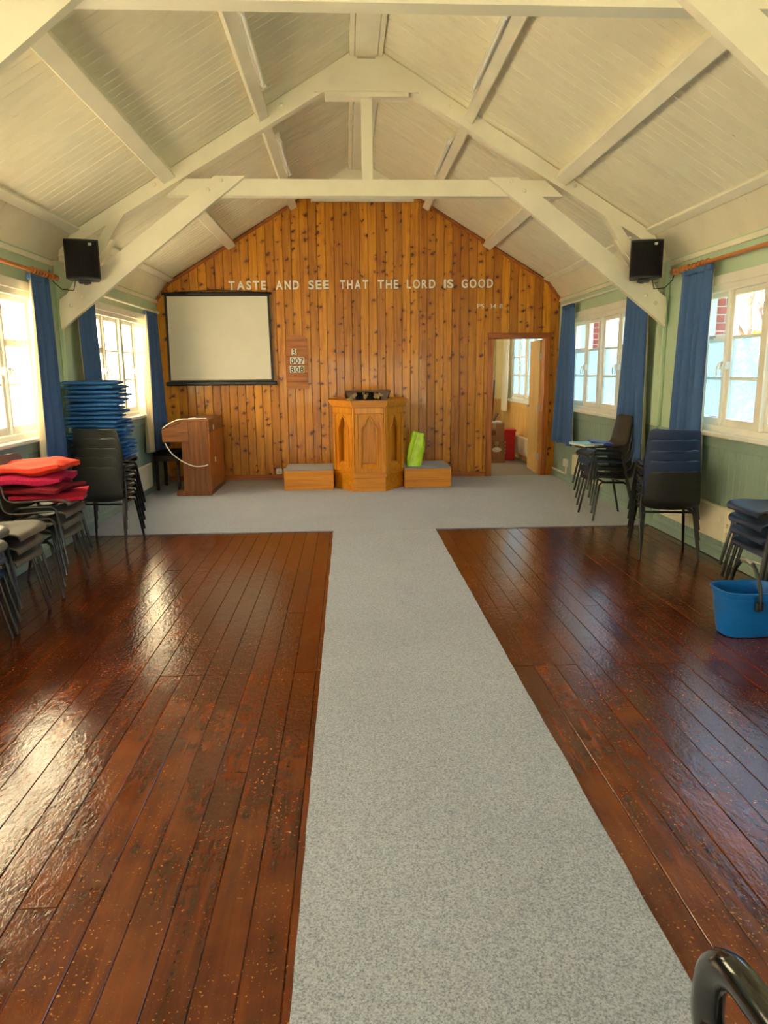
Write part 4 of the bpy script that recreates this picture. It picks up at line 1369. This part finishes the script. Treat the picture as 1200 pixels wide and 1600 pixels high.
# ------------------------------------------------------------------ cushions
def pillow(name, mat, w_, d_, h_, label, loc, rz, group=None, seed=0, tilt=(0, 0), pinch=0.5, wob=0.01):
    rn = random.Random(seed)
    n = 14
    off = Vector((rn.uniform(0, 50), rn.uniform(0, 50), 0))
    vs, fs = [], []
    for side in (1, -1):
        for j in range(n + 1):
            for i in range(n + 1):
                u, v = -1 + 2 * i / n, -1 + 2 * j / n
                e = 0.34 + 0.66 * ((1 - abs(u) ** 3.4) * (1 - abs(v) ** 3.4)) ** pinch
                nz = mnoise.noise(Vector((u * 1.6, v * 1.6, side)) + off) * wob
                bend = wob * 1.2 * mnoise.noise(Vector((u * 0.9, v * 0.9, 7)) + off)
                k = 1 - 0.045 * (abs(u * v)) ** 2 * 0 - 0.03 * (1 - abs(u)) * abs(v) - 0.03 * (1 - abs(v)) * abs(u)
                vs.append((u * w_ / 2 * k, v * d_ / 2 * k, h_ / 2 + side * (h_ / 2 * e + 0.0015) + nz * e + bend))
    N = (n + 1) ** 2
    for j in range(n):
        for i in range(n):
            a = j * (n + 1) + i
            fs.append((a, a + 1, a + n + 2, a + n + 1))
            fs.append((N + a, N + a + n + 1, N + a + n + 2, N + a + 1))
    edge = [i for i in range(n)] + [(j * (n + 1) + n) for j in range(n)] + [(n * (n + 1) + n - i) for i in range(n)] + [((n - j) * (n + 1)) for j in range(n)]
    for k in range(len(edge)):
        a, b = edge[k], edge[(k + 1) % len(edge)]
        fs.append((a, a + N, b + N, b))
    o = MB().add(vs, fs).build(name, mat, None, True)
    o.location = loc
    o.rotation_euler = (tilt[0], tilt[1], rz)
    tag(o, label, 'cushion', group)
    return o
zc = 0.436 + 4 * DZC - 0.008
cn_ = 19
ORD = ['topmost'] + [w_ + ' from the top' for w_ in 'second third fourth fifth sixth seventh eighth ninth tenth eleventh twelfth thirteenth fourteenth fifteenth sixteenth seventeenth eighteenth'.split()] + ['lowest']
rr = random.Random(21)
zz = zc
for k in range(cn_):
    hh = 0.0385
    last = k == cn_ - 1
    lx = -2.52 - 0.03 * (k / cn_) + rr.uniform(-0.022, 0.022)
    ly = 6.83 + rr.uniform(-0.02, 0.02)
    pillow('seat_pad', PADBLUE, 0.47 + rr.uniform(-0.03, 0.025), 0.41, hh * 1.02, 'blue square seat pad, %s of the tall pile on the charcoal chairs' % ORD[cn_ - 1 - k],
           (lx, ly, zz), rr.uniform(-0.18, 0.18), 'pile of blue seat pads', k, (rr.uniform(-0.012, 0.012), rr.uniform(-0.012, 0.012)), 0.33, 0.006)
    zz += hh
zr0 = 0.436 + 3 * DZC
cx0 = -2.47 + 3 * DYC
pillow('cushion', RED4, 0.48, 0.44, 0.05, 'flat crimson cushion at the bottom of the red cushion pile', (cx0 + 0.03, 5.22, zr0 - 0.006), 0.25, 'red cushions', 101, (0, 0.03), 0.4, 0.02)
pillow('cushion', RED3, 0.47, 0.44, 0.055, 'dark red fringed plush cushion between crimson and magenta ones', (cx0 - 0.02, 5.16, zr0 + 0.05), -0.12, 'red cushions', 102, (0, -0.03), 0.4, 0.02)
pillow('cushion', RED2, 0.50, 0.45, 0.075, 'thick magenta plush cushion below the orange red one', (cx0 - 0.06, 5.15, zr0 + 0.105), 0.1, 'red cushions', 103, (0, -0.04), 0.42, 0.03)
pillow('cushion', RED1, 0.48, 0.44, 0.075, 'orange red cushion on top of the red cushion pile', (cx0 - 0.04, 5.17, zr0 + 0.182), 0.03, 'red cushions', 104, (0, -0.03), 0.45, 0.03)

# folders on the black chairs
zt_ = 0.436 + 4 * DZC + 0.009
t = thing('folder', 'pale cyan folder lying on the charcoal chair seat', 'folder', (2.26, 7.30, zt_ + 0.006), 0.25)
MB().bbox(-0.11, 0.11, -0.15, 0.15, 0.0, 0.02, 0.003).build('pages', CARD, t)
MB().bbox(-0.115, 0.115, -0.155, 0.155, 0.02, 0.024, 0.001).build('cover', M('cyan_card', rgb(120, 204, 216), 0.4, 0.05), t)
t = thing('folder', 'dark blue folder lying beside the cyan folder on the chair', 'folder', (2.45, 7.36, zt_ - 0.004), -0.2)
NAVY = M('royal_blue_card', rgb(24, 42, 150), 0.35, 0.06)
MB().bbox(-0.12, 0.10, -0.15, 0.15, 0.0, 0.026, 0.003).build('body', NAVY, t)
MB().prism([(-0.13, 0.03), (0.08, 0.026), (0.08, 0.03), (-0.13, 0.055)], 'y', -0.155, 0.155).build('raised_cover', NAVY, t)

# ------------------------------------------------------------------ blue bucket
t = thing('bucket', 'blue oval plastic bucket with black carrying handle on the boards', 'bucket', (2.135, 3.94, 0), 0.03)
def ring(rx, ry, z, n=40, e=3.2):
    out = []
    for k in range(n):
        a = 2 * PI * k / n
        c_, s_ = math.cos(a), math.sin(a)
        out.append((math.copysign(abs(c_) ** (2 / e), c_) * rx, math.copysign(abs(s_) ** (2 / e), s_) * ry, z))
    return out
rings_ = [ring(0.14, 0.09, 0.0), ring(0.15, 0.098, 0.006), ring(0.156, 0.102, 0.03), ring(0.172, 0.118, 0.15), ring(0.182, 0.126, 0.235), ring(0.183, 0.127, 0.24), ring(0.187, 0.131, 0.242), ring(0.190, 0.134, 0.268),
          ring(0.200, 0.144, 0.272), ring(0.202, 0.146, 0.282), ring(0.198, 0.142, 0.287), ring(0.186, 0.130, 0.284), ring(0.17, 0.115, 0.16), ring(0.15, 0.096, 0.012)]
n = 40
vs = [p for r_ in rings_ for p in r_]
fs = [(j * n + k, j * n + (k + 1) % n, (j + 1) * n + (k + 1) % n, (j + 1) * n + k) for j in range(len(rings_) - 1) for k in range(n)]
fs += [tuple(range(n))[::-1], tuple((len(rings_) - 1) * n + k for k in range(n))]
MB().add(vs, fs).build('body', BUCKET, t, True)
hp = [(-0.015, -0.152, 0.20), (-0.015, -0.15, 0.28), (-0.015, -0.12, 0.36), (-0.015, -0.06, 0.43), (-0.015, 0.0, 0.447), (-0.015, 0.06, 0.43), (-0.015, 0.12, 0.36), (-0.015, 0.15, 0.28), (-0.015, 0.152, 0.20)]
MB().tube(catmull(hp, 4), 0.011, 8, flat=1.0).build('handle', BLACKP, t, True)
MB().tube([(-0.015, -0.05, 0.436), (-0.015, 0.0, 0.449), (-0.015, 0.05, 0.436)], 0.0155, 10).build('grip', METAL, t, True)
for s in (-1, 1):
    MB().bbox(-0.038, 0.008, *sorted((s * 0.138, s * 0.16)), 0.185, 0.235, 0.004).build('handle_lug', BLACKP, t)

# ------------------------------------------------------------------ office chair at the edge of the frame
oc = thing('office_chair', 'black office chair with glossy loop armrests beside the runner', 'chair', (0.637, 0.82, 0.009), math.radians(4))
# local: faces +y
def loop(x):
    pts = []
    L2, H2, rc = 0.135, 0.10, 0.085
    for (cx_, cz_, a0) in ((L2 - rc, H2 - rc, 0), (-L2 + rc, H2 - rc, 90), (-L2 + rc, -H2 + rc, 180), (L2 - rc, -H2 + rc, 270)):
        for k in range(7):
            a = math.radians(a0 + 15 * k)
            pts.append((x, 0.02 + cx_ + rc * math.cos(a), 0.548 + cz_ + rc * math.sin(a)))
    return pts
for s in (-1, 1):
    MB().tube(loop(s * 0.275), 0.024, 12, True, flat=1.25).build('loop_armrest', GLOSSBLACK, oc, True)
MB().bbox(-0.23, 0.23, -0.26, 0.10, 0.42, 0.475, 0.025).build('seat', BLACKCLOTH, oc)
MB().bbox(-0.22, 0.22, -0.29, -0.235, 0.56, 0.86, 0.025).build('backrest', BLACKCLOTH, oc)
MB().bbox(-0.03, 0.03, -0.275, -0.245, 0.44, 0.62, 0.006).build('back_stem', BLACKM, oc)
MB().lathe([(0.03, 0.10), (0.03, 0.30), (0.02, 0.31), (0.02, 0.43)], 12).build('gas_column', BLACKM, oc, True)
for k in range(5):
    a = 2 * PI * k / 5 + 0.3
    MB().tube([(0, 0, 0.115), (0.27 * math.cos(a), 0.27 * math.sin(a), 0.075)], [0.028, 0.018], 8).build('base_arm', BLACKP, oc, True)
    mxw = Matrix.Translation((0.275 * math.cos(a), 0.275 * math.sin(a), 0.03)) @ Matrix.Rotation(PI / 2, 4, 'X')
    MB().lathe([(0.022, -0.02), (0.03, -0.012), (0.03, 0.012), (0.022, 0.02)], 12, mxw).build('castor', BLACKP, oc, True)

# ------------------------------------------------------------------ back room beyond the doorway
VX0, VY1, VH = 0.9, 14.05, 2.45
VY0 = YB + 0.13
tag(MB().box(VX0, XW + WT, VY0 - 0.13, VY1, -0.12, -0.002).build('floor_vestry', BROWNCARPET), 'brown carpet of the back room beyond the doorway', 'floor', kind='structure')
tag(MB().box(VX0 - .1, XW + WT, VY0, VY1 + .1, VH, VH + 0.1).build('ceiling_vestry', CREAM), 'cream ceiling of the back room', 'ceiling', kind='structure')
wv = thing('wall_vestry_end', 'cream end wall of the back room with wooden dado', 'wall', kind='structure')
MB().box(VX0 - .1, XW + WT, VY1, VY1 + 0.1, -0.1, VH).build('plaster', CREAMWALL, wv)
for k in range(16):
    xx = VX0 + 0.12 * k
    MB().bbox(xx + 0.001, xx + 0.119, VY1 - 0.014, VY1, 0.0, 0.95, 0.004).build('dado_board', TANDADO, wv)
MB().bbox(VX0, XW, VY1 - 0.025, VY1, 0.95, 1.0, 0.004).build('dado_rail', TANDADO, wv)
tag(MB().box(VX0 - 0.1, VX0, VY0, 11.7, -0.1, VH).box(VX0 - 0.1, VX0, 12.7, VY1, -0.1, VH).box(VX0 - 0.1, VX0, 11.7, 12.7, -0.1, 1.0).box(VX0 - 0.1, VX0, 11.7, 12.7, 2.2, VH).build('wall_vestry_left', CREAMWALL), 'cream side wall of the back room', 'wall', kind='structure')
wr = thing('wall_vestry_right', 'cream window wall of the back room with wooden dado', 'wall', kind='structure')
m_ = MB()
m_.box(XW, XW + WT, VY0 - 0.1, VY1, -0.1, 1.03).box(XW, XW + WT, VY0 - 0.1, VY1, 2.23, VH).box(XW, XW + WT, VY0 - .1, 11.3, 1.03, 2.23).box(XW, XW + WT, 13.45, VY1, 1.03, 2.23)
m_.build('plaster', CREAMWALL, wr)
yy = VY0
while yy < VY1 - 0.05:
    MB().bbox(XW - 0.014, XW, yy + 0.001, yy + 0.119, 0.08, 0.97, 0.004).build('dado_board', TANDADO, wr)
    yy += 0.12
MB().bbox(XW - 0.06, XW, 11.2, 13.55, 0.985, 1.03, 0.006).build('window_sill', GLOSSW, wr)
MB().bbox(XW - 0.025, XW, 11.2, 13.55, 0.90, 0.985, 0.004).build('sill_apron', TANDADO, wr)
MB().bbox(XW - 0.03, XW, VY0, VY1, 0.0, 0.09, 0.005).build('skirting', TANDADO, wr)
wn += 1
vw = thing('window_%d' % wn, 'white casement window of the back room', 'window', (XW, 12.375, 0), kind='structure')
fr = MB()
for y in (-1.075, 1.015):
    fr.bbox(0, 0.1, y, y + 0.06, 1.03, 2.23, 0.004)
fr.bbox(0, 0.1, -1.075, 1.075, 2.17, 2.23, 0.004).bbox(0, 0.1, -1.075, 1.075, 1.03, 1.08, 0.004).bbox(0, 0.1, -0.04, 0.04, 1.03, 2.23, 0.004)
fr.build('window_frame', GLOSSW, vw)
for (a, b) in ((-1.015, -0.53), (-0.52, -0.04), (0.04, 0.52), (0.53, 1.015)):
    cs = MB()
    cs.bbox(0.02, 0.065, a, a + 0.045, 1.08, 2.17, .004).bbox(0.02, 0.065, b - 0.045, b, 1.08, 2.17, .004).bbox(0.02, 0.065, a + .045, b - .045, 1.08, 1.13, .004).bbox(0.02, .065, a + .045, b - .045, 2.12, 2.17, .004)
    cs.bbox(0.024, 0.06, a + .045, b - .045, 1.45, 1.474, .004).bbox(0.024, 0.06, a + .045, b - .045, 1.775, 1.80, .004)
    c_ = cs.build('casement', GLOSSW, vw)
    for z0, z1 in ((1.13, 1.45), (1.474, 1.775), (1.80, 2.12)):
        MB().box(0.04, 0.044, a + .042, b - .042, z0 - .003, z1 + .003).build('pane', GLASS_R, c_)
wn += 1  # unseen window added to brighten the back room
vl = thing('window_%d' % wn, 'patterned glass window added for daylight in the unseen side wall of the back room', 'window', (VX0, 12.2, 0), kind='structure')
fr = MB()
for y in (-0.5, -0.02, 0.46):
    fr.bbox(-0.08, 0, y, y + 0.04, 1.0, 2.2, 0.004)
fr.bbox(-0.08, 0, -0.5, 0.5, 1.0, 1.04, .004).bbox(-0.08, 0, -0.5, 0.5, 2.16, 2.2, .004)
fr.build('window_frame', GLOSSW, vl)
for y in (-0.46, 0.02):
    MB().box(-0.045, -0.04, y, y + 0.44, 1.04, 2.16).build('pane', GLASS_L, vl)
# vestry curtain, cream
t = thing('curtain', 'cream curtain hanging in the back room beside its window', 'curtain', (XW - 0.09, 13.45, 0))
vs, fs = [], []
for j in range(13):
    for i in range(31):
        u = i / 30
        vs.append((0.022 * math.sin(u * 26) - 0.02 * j / 12, -0.16 + 0.42 * u, 2.24 - (2.24 - 0.80) * j / 12))
for j in range(12):
    for i in range(30):
        fs.append((j * 31 + i, j * 31 + i + 1, (j + 1) * 31 + i + 1, (j + 1) * 31 + i))
MB().add(vs, fs).build('cloth', LINING, t, True)
MB().tube([(0, -0.2, 2.25), (0, 0.4, 2.25)], 0.01, 8).build('curtain_rail', GLOSSW, t, True)
t = heater(1, 11.65, 12.85, 0.12, 0.42, 'white panel heater under the back room window', 0.09, False)
d3 = thing('door_3', 'white door frame at the end of the back room', 'door', (2.25, VY1, 0), kind='structure')
f3 = MB().bbox(0.30, 0.39, -0.05, 0.0, 0, 2.1, 0.005).bbox(-0.6, -0.51, -0.05, 0, 0, 2.1, .005).bbox(-0.6, 0.39, -0.05, 0, 2.05, 2.13, .005)
f3.build('door_frame', GLOSSW, d3)
MB().bbox(-0.51, 0.30, -0.03, -0.015, 0.01, 2.05, 0.004).build('door_leaf', DKWOOD, d3)
def carton(x, y, z, w_, d_, h_, label, rz, oval=False):
    t = thing('cardboard_box', label, 'box', (x, y, z), rz)
    MB().bbox(-w_ / 2, w_ / 2, -d_ / 2, d_ / 2, 0, h_, 0.004).build('box_body', CARDBOARD, t)
    MB().bbox(-0.03, 0.03, -d_ / 2 - 0.002, d_ / 2 + 0.002, h_ * 0.72, h_ + 0.002, 0.0008).build('tape', M('parcel_tape', rgb(190, 158, 120), 0.3), t)
    if oval:
        MB().prism([(0.08 * math.cos(a), h_ * 0.62 + 0.04 * math.sin(a)) for a in [2 * PI * k / 18 for k in range(18)]], 'y', -d_ / 2 - 0.003, -d_ / 2).build('oval_label', CARD, t)
        MB().prism([(-0.045, h_ * 0.78), (0.045, h_ * 0.78), (0.03, h_ * .83), (-0.03, h_ * .83)], 'y', -d_ / 2 - 0.002, -d_ / 2).build('hand_hole', INK, t)
    else:
        MB().bbox(-0.035, 0.035, -d_ / 2 - 0.002, -d_ / 2, h_ * 0.35, h_ * 0.6, 0.0008).build('printed_panel', M('brown_print', rgb(110, 78, 54), 0.8), t)
    return t
carton(2.30, 12.08, 0.0, 0.29, 0.24, 0.37, 'lower cardboard box with white oval label in the back room', 0.0, True)
carton(2.235, 12.08, 0.372, 0.36, 0.30, 0.30, 'upper taped cardboard box in the back room', 0.04)
t = thing('paper_pile', 'loose papers and a dark frame on the upper cardboard box', 'papers', (2.235, 12.08, 0.676))
MB().bbox(-0.13, 0.14, -0.1, 0.1, 0.0, 0.03, 0.003).build('papers', CARD, t)
MB().bbox(-0.005, 0.005, -0.09, 0.09, 0.0, 0.15, 0.002, Matrix.Translation((0.02, 0, 0.03)) @ Matrix.Rotation(0.5, 4, 'Y')).build('picture_frame', DKWOOD, t)
MB().bbox(-0.12, -0.04, -0.08, 0.06, 0.03, 0.06, 0.003).build('envelope', CARDBOARD, t)
t = thing('storage_bin', 'red plastic bin with white lettering beside the cardboard boxes', 'bin', (2.58, 12.45, 0))
MB().bbox(-0.10, 0.12, -0.14, 0.14, 0.0, 0.52, 0.012).build('bin_body', REDP, t)
MB().bbox(-0.11, 0.13, -0.15, 0.15, 0.50, 0.54, 0.008).build('rim', REDP, t)
for k in range(4):
    MB().bbox(-0.085, -0.05, -0.1425, -0.14, 0.12 + k * 0.06, 0.155 + k * 0.06, 0.0006).build('white_mark', CARD, t)
t = thing('broom', 'brown broom leaning in the far corner of the back room', 'broom', (2.60, 13.86, 0))
MB().tube([(-0.03, 0, 0.1), (0.05, 0.13, 1.36)], 0.012, 8).build('handle', DKWOOD, t, True)
MB().bbox(-0.14, 0.08, -0.04, 0.03, 0.06, 0.11, 0.006).build('head', DKWOOD, t)
MB().prism([(-0.15, 0.0), (0.09, 0.0), (0.075, 0.065), (-0.135, 0.065)], 'y', -0.045, 0.035).build('bristles', BARK, t)

# ------------------------------------------------------------------ outdoors
tag(MB().box(-40, 40, -30, 60, -0.5, -0.42).build('ground_outdoors', GRASS), 'grass outside the hall windows', 'ground', kind='structure')
brick_me = {}
def pier(y0, label):
    t = thing('brick_pier', label, 'brick pier', (XW + WT + 0.05, y0, -0.42), 0, 'outside brick piers')
    W_, D_, H_ = 0.34, 0.34, 3.0
    MB().box(0.008, W_ - 0.008, 0.008, D_ - 0.008, 0, H_).build('mortar_core', MORTAR, t)
    for key, (lx, ly) in {'s': (0.223, 0.108), 'h': (0.108, 0.223)}.items():
        if key not in brick_me:
            brick_me[key] = MB().bbox(0, lx, 0, ly, 0, 0.065, 0.004).mesh('brick', BRICK)
    z = 0.0
    k = 0
    while z < H_ - 0.06:
        lay = [('s', 0, 0), ('h', 0.232, 0), ('s', 0.117, 0.232), ('h', 0, 0.117)] if k % 2 == 0 else [('h', 0, 0), ('s', 0.117, 0), ('h', 0.232, 0.117), ('s', 0, 0.232)]
        for key, bx_, by_ in lay:
            o = link('brick', brick_me[key], t)
            o.location = (bx_, by_, z)
        z += 0.075
        k += 1
pier(6.72, 'red brick buttress outside the window above the wall heater')
pier(10.15, 'red brick buttress outside the window beside the doorway')
# neighbouring house with a pale wall
t = thing('house', 'pale rendered house with tiled roof outside the heater side windows', 'house', (15.5, 17.5, -0.42))
MB().box(-2.5, 2.5, -4, 4, 0, 2.6).build('house_wall', PALEBRICK, t)
MB().prism([(-2.9, 2.5), (2.9, 2.5), (0, 4.2)], 'y', -4.3, 4.3).build('roof', ROOFT, t)
for y in (-2, 1.5):
    f = MB().box(-2.53, -2.5, y - 0.6, y + 0.6, 1.0, 2.1).build('house_window', GLOSSW, t)
    MB().box(-2.54, -2.53, y - 0.5, y + 0.5, 1.1, 2.0).build('pane', INK, f)
# bare tree
t = thing('tree', 'bare branched tree outside the window above the wall heater', 'tree', (7.6, 13.3, -0.42))
tm, tw = MB(), MB()
rr = random.Random(5)
def grow(p, d, L, r, lev):
    e = p + d * L
    (tm if lev < 2 else tw).tube([tuple(p), tuple(p.lerp(e, 0.5) + Vector((rr.uniform(-1, 1), rr.uniform(-1, 1), 0)) * L * 0.06), tuple(e)], [r, r * 0.85, r * 0.65], 5 if lev > 1 else 8)
    if lev >= 5:
        return
    for _ in range(3 if lev < 4 else 2):
        nd = (d + Vector((rr.uniform(-1, 1), rr.uniform(-1, 1), rr.uniform(-0.35, 0.7))) * 0.75).normalized()
        grow(e, nd, L * rr.uniform(0.6, 0.8), r * 0.6, lev + 1)
grow(Vector((0, 0, 0)), Vector((0, 0, 1)), 1.5, 0.11, 0)
tm.build('trunk', BARK, t, True)
tw.build('twigs', BARK, t)['kind'] = 'stuff'

# golden shrub under the tree
t = thing('shrub', 'yellow green shrub outside under the bare tree', 'shrub', (10.4, 17.7, -0.42))
lv = MB()
rr = random.Random(9)
for k in range(1500):
    a, b_, r_ = rr.uniform(0, 2 * PI), rr.uniform(-0.4, 1.0), rr.uniform(0.75, 1.0)
    c = Vector((1.3 * r_ * math.cos(a) * math.cos(b_ * 1.4), 1.3 * r_ * math.sin(a) * math.cos(b_ * 1.4), 1.5 + 1.5 * r_ * math.sin(b_ * 1.4)))
    d1 = Vector((rr.uniform(-1, 1), rr.uniform(-1, 1), rr.uniform(-1, 1))).normalized() * 0.09
    d2 = d1.cross(Vector((rr.uniform(-1, 1), rr.uniform(-1, 1), 1))).normalized() * 0.05
    lv.add([c - d1, c + d2, c + d1, c - d2], [(0, 1, 2, 3)])
lv.build('foliage', M('golden_leaf', rgb(176, 160, 60), 0.7, 0.3, 8), t, False, False)['kind'] = 'stuff'
MB().tube([(0, 0, 0), (0.03, 0.02, 1.8)], 0.06, 8).build('stem', BARK, t, True)
